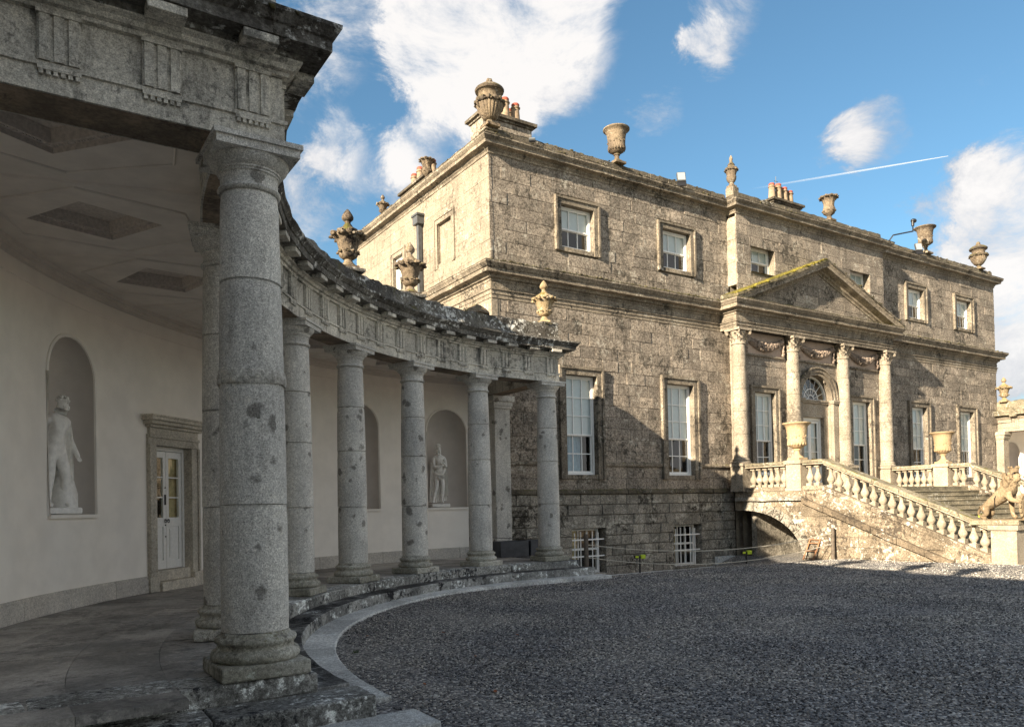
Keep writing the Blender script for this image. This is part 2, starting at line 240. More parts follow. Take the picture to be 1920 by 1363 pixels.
# ---------------------------------------------------------------- helpers
col = S.collection
ORG = {}          # origin (world) of every thing that parents parts
MIR = [None]      # mirror plane x -> MIR - x
def tag(o, label=None, cat=None, group=None, kind=None):
    if label: o['label'] = label
    if cat: o['category'] = cat
    if group: o['group'] = group
    if kind: o['kind'] = kind
    return o
def empty(name, loc, label=None, cat=None, group=None, parent=None, rz=0):
    o = bpy.data.objects.new(name, None); col.objects.link(o); o.empty_display_size = .2
    w = Vector(loc)
    if parent is not None: o.parent = parent; o.location = w - ORG[parent.name]
    else: o.location = w; o.rotation_euler.z = rz
    ORG[o.name] = w
    return tag(o, label, cat, group)
class MB:
    def __init__(s): s.v = []; s.f = []; s.n = 0
    def add(s, v, f):
        v = [tuple(p) for p in v]; s.v += v; s.f += [tuple(i + s.n for i in q) for q in f]; s.n += len(v); return s
    def box(s, x0, x1, y0, y1, z0, z1):
        return s.add([(x0,y0,z0),(x1,y0,z0),(x1,y1,z0),(x0,y1,z0),(x0,y0,z1),(x1,y0,z1),(x1,y1,z1),(x0,y1,z1)],
                     [(0,3,2,1),(4,5,6,7),(0,1,5,4),(1,2,6,5),(2,3,7,6),(3,0,4,7)])
    def hexa(s, p): return s.add(p, [(0,3,2,1),(4,5,6,7),(0,1,5,4),(1,2,6,5),(2,3,7,6),(3,0,4,7)])
    def lathe(s, prof, n=24, c=(0, 0, 0), mod=None, cap=True):
        k = len(prof); V = []
        for i in range(n):
            a = 2 * PI * i / n
            for r, z in prof:
                q = r * (mod(a, z) if mod else 1); V.append((c[0] + q * math.cos(a), c[1] + q * math.sin(a), c[2] + z))
        F = [(i * k + j, ((i + 1) % n) * k + j, ((i + 1) % n) * k + j + 1, i * k + j + 1) for i in range(n) for j in range(k - 1)]
        if cap:
            F.append(tuple(i * k + k - 1 for i in range(n))); F.append(tuple(i * k for i in reversed(range(n))))
        return s.add(V, F)
    def tube(s, pts, r, n=8, closed=False):
        pts = [Vector(p) for p in pts]; V = []; m = len(pts); up = Vector((0, 0, 1))
        for i, p in enumerate(pts):
            a = pts[(i + 1) % m] if (closed or i < m - 1) else p; b = pts[i - 1] if (closed or i > 0) else p
            t = (a - b).normalized(); x = t.cross(up)
            if x.length < 1e-3: x = t.cross(Vector((0, 1, 0)))
            x.normalize(); y = x.cross(t); rr_ = r[i] if isinstance(r, (list, tuple)) else r
            for j in range(n):
                q = 2 * PI * j / n; V.append(p + x * math.cos(q) * rr_ + y * math.sin(q) * rr_)
        e = m if closed else m - 1
        F = [(i * n + j, i * n + (j + 1) % n, ((i + 1) % m) * n + (j + 1) % n, ((i + 1) % m) * n + j) for i in range(e) for j in range(n)]
        if not closed: F += [tuple(range(n))[::-1], tuple((m - 1) * n + j for j in range(n))]
        return s.add(V, F)
    def ball(s, c, r, n=8, m=6, sc=(1, 1, 1), jit=0.):
        V = []; 
        for i in range(m + 1):
            ph = PI * i / m
            for j in range(n):
                th = 2 * PI * j / n; q = r * (1 + random.uniform(-jit, jit)) if 0 < i < m else r
                V.append((c[0] + q * sc[0] * math.sin(ph) * math.cos(th), c[1] + q * sc[1] * math.sin(ph) * math.sin(th), c[2] + q * sc[2] * math.cos(ph)))
        F = [(i * n + j, (i + 1) * n + j, (i + 1) * n + (j + 1) % n, i * n + (j + 1) % n) for i in range(m) for j in range(n)]
        return s.add(V, F)
    def arc(s, r0, r1, a0, a1, z0, z1, n=4, jit=0., slope=0.):
        """solid ring segment, angles in degrees"""
        V = []; 
        for i in range(n + 1):
            a = R(a0 + (a1 - a0) * i / n); ca, sa = math.cos(a), math.sin(a)
            for r, z in ((r0, z0), (r1, z0), (r1, z1), (r0, z1 + slope)):
                j1 = random.uniform(-jit, jit); j2 = random.uniform(-jit, jit); V.append(((r + j1) * ca, (r + j1) * sa, z + j2))
        F = [(i * 4 + j, i * 4 + (j + 1) % 4, (i + 1) * 4 + (j + 1) % 4, (i + 1) * 4 + j) for i in range(n) for j in range(4)]
        F += [(3, 2, 1, 0), tuple(n * 4 + j for j in range(4))]
        return s.add(V, F)
    def tf(s, fn): s.v = [tuple(fn(*p)) for p in s.v]; return s
    def build(s, name, mat, parent=None, smooth=0, bevel=0, shift=True, label=None, cat=None, group=None, kind=None, fix=True):
        vs = s.v
        if MIR[0] is not None: vs = [(MIR[0] - x, y, z) for x, y, z in vs]
        o0 = ORG[parent.name] if (parent is not None and shift) else Vector((0, 0, 0))
        if shift and parent is None and vs and not kind:
            lo = Vector([min(p[i] for p in vs) for i in range(3)]); hi = Vector([max(p[i] for p in vs) for i in range(3)]); o0 = Vector(((lo.x + hi.x) / 2, (lo.y + hi.y) / 2, lo.z))
        vs = [(x - o0.x, y - o0.y, z - o0.z) for x, y, z in vs]
        me = bpy.data.meshes.new(name); me.from_pydata(vs, [], s.f)
        if fix:
            bm = bmesh.new(); bm.from_mesh(me); bmesh.ops.remove_doubles(bm, verts=bm.verts, dist=1e-5); bmesh.ops.recalc_face_normals(bm, faces=bm.faces); bm.to_mesh(me); bm.free()
        me.materials.append(M[mat] if isinstance(mat, str) else mat)
        if smooth:
            me.shade_smooth(); me.set_sharp_from_angle(angle=R(smooth))
        o = bpy.data.objects.new(name, me); col.objects.link(o)
        if parent is not None: o.parent = parent; ORG[o.name] = ORG[parent.name]
        else: o.location = o0; ORG[o.name] = o0
        if bevel:
            b = o.modifiers.new('bevel', 'BEVEL'); b.width = bevel; b.segments = 2; b.limit_method = 'ANGLE'; b.angle_limit = R(40)
        return tag(o, label, cat, group, kind)
def copy_tree(o, parent=None):
    c = o.copy(); col.objects.link(c)
    if parent is not None: c.parent = parent
    if o.name in ORG: ORG[c.name] = ORG[o.name]
    for ch in [x for x in list(bpy.data.objects) if x.parent == o] if parent is None and False else CH(o): copy_tree(ch, c)
    return c
def CH(o): return list(o.children)
def jitterize(mb, amp, sc=3.):
    for i, p in enumerate(mb.v):
        q = mnoise.noise_vector(Vector(p) * sc); mb.v[i] = (p[0] + q.x * amp, p[1] + q.y * amp, p[2] + q.z * amp)
    return mb
def subdiv_line(pts, step):
    o = []
    for a, b in zip(pts[:-1], pts[1:]):
        a = Vector(a); b = Vector(b); n = max(1, int((b - a).length / step))
        o += [a.lerp(b, i / n) for i in range(n)]
    return o + [Vector(pts[-1])]
def sweep(path, prof, mb=None, loop=True, jit=0., caps=True):
    """sweep (p, z) profile along a 2D path; p is measured to the right of the heading, corners mitred"""
    mb = mb or MB(); P = [Vector((p[0], p[1])) for p in path]; n = len(P); k = len(prof); V = []
    for i, p in enumerate(P):
        d0 = (P[i] - P[i - 1]).normalized() if i else (P[1] - P[0]).normalized(); d1 = (P[i + 1] - P[i]).normalized() if i < n - 1 else d0
        n0 = Vector((d0.y, -d0.x)); n1 = Vector((d1.y, -d1.x)); m = (n0 + n1); m = m / max(.2, m.dot(n0))
        for q, z in prof:
            j = mnoise.noise(Vector((p.x * 4, p.y * 4, z * 9))) * jit; j2 = mnoise.noise(Vector((p.x * 5, p.y * 5, z * 9 + 50))) * jit
            V.append((p.x + m.x * (q + j), p.y + m.y * (q + j), z + j2))
    e = k if loop else k - 1
    F = [(i * k + j, (i + 1) * k + j, (i + 1) * k + (j + 1) % k, i * k + (j + 1) % k) for i in range(n - 1) for j in range(e)]
    if loop and caps: F += [tuple(range(k)), tuple((n - 1) * k + j for j in reversed(range(k)))]
    return mb.add(V, F)

# unit stones shared by all ashlar pieces: front face at -Y, slightly inset edge
def unit_stone(name, ins, mat, seed):
    rd = random.Random(seed); j = lambda a: rd.uniform(-a, a)
    v = []
    for (x, z) in ((-.5, -.5), (.5, -.5), (.5, .5), (-.5, .5)): v.append((x, .5, z))
    for (x, z) in ((-.5, -.5), (.5, -.5), (.5, .5), (-.5, .5)): v.append((x, -.5 + .25, z))
    for (x, z) in ((-.5, -.5), (.5, -.5), (.5, .5), (-.5, .5)): v.append((x * (1 - ins), -.5 + j(.05), z * (1 - ins * 2.2)))
    f = [(8, 9, 10, 11)] + [(4 + i, 4 + (i + 1) % 4, 8 + (i + 1) % 4, 8 + i) for i in range(4)] + [(i, (i + 1) % 4, 4 + (i + 1) % 4, 4 + i) for i in range(4)]
    me = bpy.data.meshes.new(name); me.from_pydata(v, [], f); bm = bmesh.new(); bm.from_mesh(me); bmesh.ops.recalc_face_normals(bm, faces=bm.faces)
    # open back: make sure the front looks to -Y
    bm.faces.ensure_lookup_table()
    if bm.faces[0].normal.y > 0: bmesh.ops.reverse_faces(bm, faces=bm.faces)
    bm.to_mesh(me); bm.free(); me.materials.append(M[mat]); return me
UNITS = {}
def units(mat, ins):
    k = (mat, ins)
    if k not in UNITS: UNITS[k] = [unit_stone('stone_block', ins, mat, s) for s in range(4)]
    return UNITS[k]
def courses(u0, u1, v0, v1, h, lmin, lmax, openings, rd, skip=None, hs=None):
    """list of (uc, vc, du, dv) stones of a coursed wall with openings cut out"""
    out_ = []; n = max(1, round((v1 - v0) / h)); ch = (v1 - v0) / n
    for r in range(n):
        a = v0 + r * ch; b = a + ch
        seg = [(u0, u1)]
        for (x0, x1, z0, z1) in openings:
            if min(b, z1) - max(a, z0) > ch * .45:
                ns = []
                for s0, s1 in seg:
                    if x1 <= s0 or x0 >= s1: ns.append((s0, s1)); continue
                    if x0 > s0 + .03: ns.append((s0, x0))
                    if x1 < s1 - .03: ns.append((x1, s1))
                seg = ns
        for s0, s1 in seg:
            u = s0; first = True
            while u < s1 - 1e-4:
                L = rd.uniform(lmin, lmax)
                if first and r % 2: L *= .55
                first = False
                if s1 - (u + L) < lmin * .45: L = s1 - u
                if L > lmax * 1.35: L *= .5
                if not (skip and skip(u + L / 2, (a + b) / 2)): out_.append((u + L / 2, (a + b) / 2, L, ch))
                u += L
    return out_
def lay(parent, name, stones, orient, plane, mat, ins=.012, gap=.009, proud=.02, var=.006, limit=300, rd=random):
    """place stones as objects (the nearest ones) and the rest as one joined part. orient: 'F' faces -Y at y=plane, 'W' faces -X at x=plane"""
    it = []
    for (u, v, du, dv) in stones:
        p = proud + rd.uniform(-var, var)
        c = Vector((u, plane - p / 2, v)) if orient == 'F' else Vector((plane - p / 2, u, v))
        it.append((du * dv / max(1, (c - CAM).length_squared), c, du - gap, p, dv - gap))
    it.sort(key=lambda t: -t[0]); us = units(mat, ins); rest = MB()
    for i, (_, c, du, p, dv) in enumerate(it):
        if i < limit:
            o = bpy.data.objects.new(name, rd.choice(us)); col.objects.link(o); o.parent = parent
            o.location = c - ORG[parent.name]; o.scale = (du, p, dv)
            if orient == 'W': o.rotation_euler.z = -PI / 2
        else:
            me = us[i % 4]; vs = []
            for w in me.vertices:
                x, y, z = w.co.x * du, w.co.y * p, w.co.z * dv
                if orient == 'W': x, y = y, -x
                vs.append((c.x + x, c.y + y, c.z + z))
            rest.add(vs, [tuple(q.vertices) for q in me.polygons])
    if rest.n: rest.build(name + 's', mat, parent, kind='stuff', fix=False)
def core(parent, name, u0, u1, v0, v1, openings, orient, plane, mat, skip=None):
    us = sorted({u0, u1, *[o[0] for o in openings], *[o[1] for o in openings]}); vs = sorted({v0, v1, *[o[2] for o in openings], *[o[3] for o in openings]})
    us = [u for u in us if u0 <= u <= u1]; vs = [v for v in vs if v0 <= v <= v1]; mb = MB()
    for a, b in zip(us[:-1], us[1:]):
        for c, d in zip(vs[:-1], vs[1:]):
            m_, n_ = (a + b) / 2, (c + d) / 2
            if any(o[0] < m_ < o[1] and o[2] < n_ < o[3] for o in openings): continue
            for off_ in (0, .3):
                if orient == 'F': mb.add([(a, plane + off_, c), (b, plane + off_, c), (b, plane + off_, d), (a, plane + off_, d)], [(0, 1, 2, 3)])
                else: mb.add([(plane + off_, a, c), (plane + off_, b, c), (plane + off_, b, d), (plane + off_, a, d)], [(0, 1, 2, 3)])
    return mb.build(name, mat, parent)

# ---------------------------------------------------------------- ground
def gz(x, y):
    s = lambda a, b, t: (lambda q: q * q * (3 - 2 * q))(min(1, max(0, (t - a) / (b - a))))
    inx = 1 - s(24, 30, x)
    return -.11 * s(6.8, 8.6, y) * inx - .33 * s(8.4, 11.4, y) * s(.9, 2.5, x) * (1 - s(8.5, 9.4, x)) + .05 * s(6, 2.5, y) * s(6, 9, x) - .01 * (1 if x < -7 else 0)
gx = sorted(set([-400, -120, -40, -20, -14] + [round(-13 + .5 * i, 2) for i in range(100)] + [40, 60, 120, 400]))
gy = sorted(set([-400, -120, -40, -20] + [round(-14 + .5 * i, 2) for i in range(60)] + [20, 40, 120, 400]))
mb = MB(); mb.add([(x, y, gz(x, y) + .012 * mnoise.noise(Vector((x * .7, y * .7, 0)))) for y in gy for x in gx], [(j * len(gx) + i, j * len(gx) + i + 1, (j + 1) * len(gx) + i + 1, (j + 1) * len(gx) + i) for j in range(len(gy) - 1) for i in range(len(gx) - 1)])
ground = mb.build('gravel_courtyard', 'gravel', kind='structure', smooth=60, fix=False)
# loose gravel stones
pm = []
for k in range(5):
    mb = MB(); mb.ball((0, 0, 0), 1, 6, 4, (1, random.uniform(.6, .85), random.uniform(.4, .6)), .22)
    o = mb.build('gravel_stone', 'pebble', shift=False, fix=False); o.data.shade_flat(); pm.append(o)
pcol = bpy.data.collections.new('gravel_variants')
for o in pm: S.collection.objects.unlink(o); pcol.objects.link(o)
rng = np.random.default_rng(5); pts = []; scl = []
def scatter(n, x0, x1, y0, y1, dmin, dmax, s0, s1):
    x = rng.uniform(x0, x1, n); y = rng.uniform(y0, y1, n)
    d = np.hypot(x - CAM.x, y - CAM.y); r = np.hypot(x, y); ok = (d >= dmin) & (d < dmax)
    vx, vy = x - CAM.x, y - CAM.y; f_ = vx * .5442 + vy * .8389; q = vx * .8392 - vy * .5438
    ok &= (q / np.maximum(f_, .1) > -.75) & (q / np.maximum(f_, .1) < .85) & (f_ > .5)
    ok &= ~(((r > 7.74) & (x < 1.0) & (y > -.2)) | ((x < -7.83) & (y > -1.0))) & (y < 11.1) & ~((x > 9.4) & (y > 2.6)) & ~((x < 1.1) & (y > 7.72))
    for a, b in zip(x[ok], y[ok]): pts.append((a, b, gz(a, b) + .004)); scl.append(rng.uniform(s0, s1))
scatter(75000, -9, 0, -5, 7, 2, 9, .008, .016)
scatter(150000, -8, 8, -6, 9, 9, 14.5, .009, .0175)
scatter(110000, -4, 15, -6, 11.2, 14.5, 24, .0105, .021)
me = bpy.data.meshes.new('loose_gravel'); me.from_pydata(pts, [], []); at = me.attributes.new('sc', 'FLOAT', 'POINT'); at.data.foreach_set('value', scl)
me.materials.append(M['pebble'])
go = bpy.data.objects.new('loose_gravel', me); col.objects.link(go); tag(go, 'loose grey gravel stones covering the courtyard', 'gravel', kind='stuff')
ng = bpy.data.node_groups.new('scatter_gravel', 'GeometryNodeTree'); ng.interface.new_socket('Geometry', in_out='INPUT', socket_type='NodeSocketGeometry'); ng.interface.new_socket('Geometry', in_out='OUTPUT', socket_type='NodeSocketGeometry')
gi = ng.nodes.new('NodeGroupInput'); gout = ng.nodes.new('NodeGroupOutput'); ip = ng.nodes.new('GeometryNodeInstanceOnPoints'); ci = ng.nodes.new('GeometryNodeCollectionInfo'); ci.inputs[0].default_value = pcol; ci.inputs[1].default_value = True; ci.inputs[2].default_value = True
rv = ng.nodes.new('FunctionNodeRandomValue'); rv.data_type = 'FLOAT_VECTOR'; rv.inputs[0].default_value = (-.6, -.6, 0); rv.inputs[1].default_value = (.6, .6, 6.28)
na = ng.nodes.new('GeometryNodeInputNamedAttribute'); na.data_type = 'FLOAT'; na.inputs[0].default_value = 'sc'
ng.links.new(gi.outputs[0], ip.inputs['Points']); ng.links.new(ci.outputs[0], ip.inputs['Instance']); ip.inputs['Pick Instance'].default_value = True
ng.links.new(rv.outputs[0], ip.inputs['Rotation']); ng.links.new(na.outputs[0], ip.inputs['Scale']); ng.links.new(ip.outputs[0], gout.inputs[0])
md = go.modifiers.new('scatter', 'NODES'); md.node_group = ng
# fallen leaves and a tuft of weed on the gravel
def leaf(x, y, s, lab):
    mb = MB(); z = gz(x, y) + .02; a = random.uniform(0, 6)
    P = [(-1, 0, 0), (-.4, .5, .25), (.3, .55, .1), (1, 0, .3), (.3, -.5, .2), (-.4, -.45, .05), (0, 0, -.05)]
    V = [(x + s * (p[0] * math.cos(a) - p[1] * math.sin(a)), y + s * (p[0] * math.sin(a) + p[1] * math.cos(a)), z + s * p[2]) for p in P]
    mb.add(V + [(p[0], p[1], p[2] - .002) for p in V], [(0, 6, 1), (1, 6, 2), (2, 6, 3), (3, 6, 4), (4, 6, 5), (5, 6, 0)] + [(7, 8, 13), (8, 9, 13), (9, 10, 13), (10, 11, 13), (11, 12, 13), (12, 7, 13)]); mb.build('fallen_leaf', 'leaf', label=lab, cat='leaf', group='fallen leaves on the gravel', fix=False)
leaf(-6.9, -.35, .035, 'small red brown fallen leaf on gravel nearest the kerb corner'); leaf(-7.25, .35, .028, 'orange fallen leaf on gravel just right of the kerb corner')
for (x, y, l) in ((-6.2, 1.2, 'brown fallen leaf on gravel between the kerb and the middle of the court'), (-3.9, .9, 'pale brown fallen leaf far right on the shaded gravel'), (-5.9, 4.2, 'fallen leaf on gravel close to the curve of the kerb'), (-2.6, 3.4, 'fallen leaf on the gravel well out in the middle of the court'), (-6.6, 3.3, 'small fallen leaf touching the inner kerb stones')): leaf(x, y, .024, l)
leaf(-5.7, 2.9, .032, 'fallen leaf on gravel in the middle of the courtyard'); leaf(-5.05, 2.1, .028, 'orange fallen leaf lying alone on gravel right of centre')
mb = MB()
for i in range(16):
    a = random.uniform(0, 6.28); r_ = random.uniform(0, .05); x, y = -7.15 + r_ * math.cos(a), 2.35 + r_ * math.sin(a); b = random.uniform(0, 6.28); l = random.uniform(.03, .05)
    mb.add([(x - .006, y, 0), (x + .006, y, 0), (x + l * math.cos(b), y + l * math.sin(b), .035)], [(0, 1, 2), (2, 1, 0)])
mb.build('weed_tuft', 'green', label='tiny green weed growing in gravel against the curved kerb', cat='weed', fix=False)

# ================================================================ colonnade
TH = [179.0] + [178.29 - 12.91 * i for i in range(1, 8)]
RC = 8.86; PLZ = .37; TOPZ = 4.61; RF = 8.63; RW = 11.65
EY = -.08; EX = .55; FY = 11.54
def arc_pts(r, a0, a1, step=1.0):
    n = max(2, int(abs(a1 - a0) / step)); return [(r * math.cos(R(a0 + (a1 - a0) * i / n)), r * math.sin(R(a0 + (a1 - a0) * i / n))) for i in range(n + 1)]
def shaft_r(t): return .262 - .036 * max(0, (t - .25) / .75) ** 1.6
def make_column(parent):
    """Doric column at origin frame: base z=0 .. 4.24"""
    c = empty('column', (0, 0, PLZ), parent=None)
    pl = MB(); pl.box(-.345, .345, -.345, .345, 0, .115); pl = pl.tf(lambda x, y, z: (x, y, z + PLZ))
    o = pl.build('plinth', 'granbase', c, bevel=.018)
    prof = [(.0, .115), (.325, .115), (.345, .135), (.350, .165), (.335, .195), (.312, .205), (.300, .215), (.296, .235), (.305, .25), (.318, .262), (.322, .282), (.31, .30), (.29, .306), (.278, .312), (.274, .325), (.262, .34), (0, .34)]
    jitterize(MB().lathe([(r, z + PLZ) for r, z in prof], 40, cap=False), .006, 9).build('base', 'granbase', c, smooth=45)
    H = 4.24; js = [.34, 1.35, 2.35, 3.14, 3.86]
    for a, b in zip(js[:-1], js[1:]):
        n = 7; P = []; g = .0025
        for i in range(n + 1):
            z = a + g + (b - a - 2 * g) * i / n; r = shaft_r((z - .34) / 3.5)
            if i in (0, n): P.append((r - .006, z))
            P.append((r, z + (.005 if i == 0 else -.005 if i == n else 0)))
        P = [(0, P[0][1])] + P + [(0, P[-1][1])]
        jitterize(MB().lathe([(r, z + PLZ) for r, z in P], 40, cap=False), .004, 7).build('drum', 'granite', c, smooth=35)
    core_ = MB().lathe([(0, .36 + PLZ), (.235, .36 + PLZ), (.205, 3.9 + PLZ), (0, 3.9 + PLZ)], 20, cap=False); core_.build('shaft_core', 'granbase', c, smooth=40)
    cp = [(0, 3.86), (.228, 3.86), (.242, 3.868), (.25, 3.885), (.242, 3.902), (.228, 3.91), (.226, 3.93), (.226, 4.00), (.232, 4.008), (.24, 4.01), (.24, 4.025), (.25, 4.03), (.25, 4.045), (.275, 4.062), (.30, 4.09), (.315, 4.12), (.318, 4.135), (0, 4.135)]
    mb = MB().lathe([(r, z + PLZ) for r, z in cp], 40, cap=False)
    mb.box(-.325, .325, -.325, .325, 4.135 + PLZ, 4.20 + PLZ); mb.box(-.345, .345, -.345, .345, 4.2 + PLZ, 4.24 + PLZ)
    mb.build('capital', 'granite', c, smooth=40)
    return c
def colonnade(mir):
    MIR[0] = mir; det = mir is None
    X = (lambda x: x) if det else (lambda x: mir - x)
    org = (X(-8.0), 5.0, 0)
    root = empty('colonnade', org, 'curved grey granite colonnade with white plastered back wall along the left of the gravel court' if det else 'sunlit pale colonnade beyond the lion at the far right edge', 'colonnade')
    if det:
        rd = random.Random(4)
        # platform fill, kerb, steps, paving
        fill = MB(); fill.arc(8.52, RW, 180, 87.5, -.6, .33, 60); fill.box(-12.2, -8.55, -.08, .5, -.6, .33); fill.box(-.1, .5, 8.6, 11.5, -.6, .325); fill.build('platform', 'treadvaultdark', root)
        def stones(name, mat, r0, r1, z0, z1, L, endy0, endy1, xr, jit, top=None):
            a = 180.0; step = math.degrees(L / r0)
            a1 = 89.5 if name != 'kerb_stone' else 89.0
            while a > a1 + .01:
                b = max(a1, a - step * rd.uniform(.8, 1.25)); b = a1 if b - a1 < step * .4 else b
                mb = MB(); mb.arc(r0, r1, a - .05, b + .05, z0, z1 + rd.uniform(-.005, .005), max(3, int((a - b) * 1.2)), 0)
                jitterize(mb, jit, 5)
                # z follows the dip of the court on the far side
                mb.build(name, mat, root, bevel=.014, smooth=50); a = b
        stones('step_stone', 'stepend', 8.46, 8.86, .20, .37, 1.35, 0, 0, 0, .007)
        stones('step_stone', 'step', 8.12, 8.50, .03, .205, 1.5, 0, 0, 0, .007)
        stones('kerb_stone', 'kerb', 7.74, 8.16, -.3, .04, 1.1, 0, 0, 0, .006)
        for (nm, mt, xe, y0, y1, z0, z1, L) in (('step_stone', 'stepend', -8.46, -.17, .25, .20, .37, 1.0), ('step_stone', 'stepend', -8.12, -.56, -.13, .03, .205, 1.1), ('kerb_stone', 'kerb', -7.78, -1.0, -.52, -.3, .04, 1.15)):
            x = xe
            while x > -12.6:
                l = L * rd.uniform(.8, 1.2); mb = MB(); xs = [x - l + .008, x - l * .5, x]; zt = z1 + rd.uniform(-.006, .006)
                n = 6; V = []
                for i in range(n + 1):
                    xx = x - l + .008 + (l - .008) * i / n
                    V += [(xx, y0, z0), (xx, y1, z0), (xx, y1, zt), (xx, y0, zt)]
                F = [(i * 4 + j, i * 4 + (j + 1) % 4, (i + 1) * 4 + (j + 1) % 4, (i + 1) * 4 + j) for i in range(n) for j in range(4)] + [(3, 2, 1, 0), tuple(n * 4 + j for j in range(4))]
                mb.add(V, F); jitterize(mb, .012, 4); mb.build(nm, mt, root, bevel=.016, smooth=50); x -= l
        for (nm, mt, x0, x1, y0, z0, z1) in (('step_stone', 'step', .0, .92, 8.46, .20, .37), ('step_stone', 'step', .0, 1.12, 8.12, .0, .205), ('kerb_stone', 'kerb', .1, 1.3, 7.74, -.3, .03)):
            MB().box(x0 + .03, x1, y0, 8.9 if nm == 'step_stone' and z0 > .1 else y0 + .4, z0, z1).build(nm, mt, root, bevel=.014)
        for y in (8.9, 9.8, 10.7): MB().box(.45, .95, y + .008, y + .9 if y < 10.5 else 11.5, -.5, .368).build('step_stone', 'step', root, bevel=.014)
        # paving slabs
        rs = [8.86, 9.5, 10.2, 10.9, 11.6]
        for k in range(4):
            a = 183 if k else 180; w = math.degrees(1.15 / rs[k])
            while a > 88:
                b = max(88, a - w * rd.uniform(.75, 1.3)); mb = MB(); mb.arc(rs[k] + .003, rs[k + 1] - .001, a - .02, b + .02, .30, .366 + rd.uniform(-.003, .003), 3)
                mb.build('paving_slab', 'paving', root); a = b
        for x in (-9.75, -10.9, -12.1): MB().box(x, x + 1.14, .2, .55, .30, .364).build('paving_slab', 'paving', root)
    # columns
    if det:
        proto = make_column(root)
        def place(o, i):
            th = TH[i]; a = R(th)
            o.parent = root; o.location = Vector((RC * math.cos(a), RC * math.sin(a), PLZ)) - Vector(org)
            o.rotation_euler.z = a
        # parts of the prototype were built relative to (0,0,PLZ)
        place(proto, 0); proto.rotation_euler.z = 0
        for i in range(1, 8): c = copy_tree(proto, root); place(c, i)
        rg = MB().lathe([(0, 2.32 + PLZ), (shaft_r(.58) + .008, 2.31 + PLZ), (shaft_r(.58) + .017, 2.33 + PLZ), (shaft_r(.58) + .015, 2.39 + PLZ), (shaft_r(.58) + .008, 2.42 + PLZ), (0, 2.41 + PLZ)], 48, cap=False)
        ORG[proto.name] = Vector((0, 0, PLZ)); jitterize(rg, .012, 8).build('lichen_band', 'palering', proto, smooth=50)
    else:
        MIR[0] = None; proto = make_column(root); MIR[0] = mir
        for i in range(7, 2, -1):
            o = proto if i == 7 else copy_tree(proto, root); a = R(TH[i]); o.parent = root
            o.location = Vector((mir - RC * math.cos(a), RC * math.sin(a), PLZ)) - Vector(org); o.rotation_euler.z = -a
    # engaged pier column against the house (respond)
    mb = MB(); mb.box(.30, .78, 11.18, 11.50, PLZ, 4.28); mb.box(.26, .82, 11.14, 11.5, 4.28, 4.34); mb.box(.20, .88, 11.08, 11.5, 4.46, TOPZ); mb.box(.24, .84, 11.12, 11.5, 4.34, 4.46); mb.box(.22, .86, 11.1, 11.5, PLZ, PLZ + .25)
    mb.build('respond_pilaster', 'granite' if det else 'column', root, bevel=.01)
    if det: MB().box(-8.9, -8.0, 0, 0, 0, 0) if False else None
    # entablature
    A = (-RF, EY); Bc = (EX, RF - .01); pth = [(-11.7, EY), A] + arc_pts(RF, 179.0, 90 - math.degrees(math.asin(EX / RF)) * .6)[0:] + [Bc, (EX, 11.52)]
    fine = subdiv_line([(-11.7, EY), A], .2)[:-1] + subdiv_line([A] + arc_pts(RF, 179.0, 87.6, .9) + [Bc], .2)[:-1] + subdiv_line([Bc, (EX, 11.52)], .2)
    en = 'entab' if det else 'column'; z = TOPZ
    sweep(fine, [(0, z), (0, z + .17), (.02, z + .175), (.02, z + .205), (0, z + .21), (-.46, z + .21), (-.46, z)], jit=.004).build('architrave', en, root, smooth=30)
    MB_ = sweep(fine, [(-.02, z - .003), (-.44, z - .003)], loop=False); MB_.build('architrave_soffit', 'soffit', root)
    sweep(fine, [(-.012, z + .21), (-.012, z + .56), (-.46, z + .56), (-.46, z + .21)], jit=.003).build('frieze', en, root, smooth=30)
    sweep(fine, [(.0, z + .56), (.03, z + .565), (.035, z + .595), (.07, z + .605), (.085, z + .64), (.12, z + .66), (.12, z + .675), (-.46, z + .675), (-.46, z + .56)], jit=.003).build('bed_moulding', en, root, smooth=30)
    sweep(fine, [(.12, z + .675), (.13, z + .72), (.30, z + .725), (.305, z + .82), (.325, z + .83), (.345, z + .87), (.375, z + .895), (.375, z + .925), (.12, z + .97), (-.46, z + .97), (-.46, z + .675)], jit=.022).build('cornice', 'parapet' if det else 'coping', root, smooth=30)
    # triglyphs and mutules (three per bay)
    def tri_at(px, py, ang):
        """ang: direction of outward normal"""
        nx, ny = math.cos(ang), math.sin(ang); tx, ty = -ny, nx
        T = lambda u, d, zz: (px + tx * u + nx * d, py + ty * u + ny * d, zz)
        def bx(mb, u0, u1, d0, d1, z0, z1): mb.hexa([T(u0, d0, z0), T(u1, d0, z0), T(u1, d1, z0), T(u0, d1, z0), T(u0, d0, z1), T(u1, d0, z1), T(u1, d1, z1), T(u0, d1, z1)])
        mb = MB(); w = .135
        for k in (-1, 0, 1):      # three shanks with two open grooves
            c = k * .09; bx(mb, c - .032, c + .032, -.012, .035, z + .21, z + .535)
        bx(mb, -w, w, -.012, .016, z + .212, z + .533); bx(mb, -w - .008, w + .008, -.01, .045, z + .533, z + .562)
        mb.build('triglyph', en, root)
        mb = MB(); bx(mb, -w, w, .0, .030, z + .145, z + .172)
        for k in range(6):
            c = -w + .0225 + k * .045; bx(mb, c - .014, c + .014, .0, .026, z + .115, z + .145)
        mb.build('guttae', en, root)
        mb = MB(); bx(mb, -w, w, .13, .29, z + .655, z + .722); mb.build('mutule', 'entab' if det else 'coping', root, bevel=.006)
    angs = []
    for i in range(7):
        for k in range(3): angs.append(TH[i] + (TH[i + 1] - TH[i]) * k / 3)
    angs.append(TH[7])
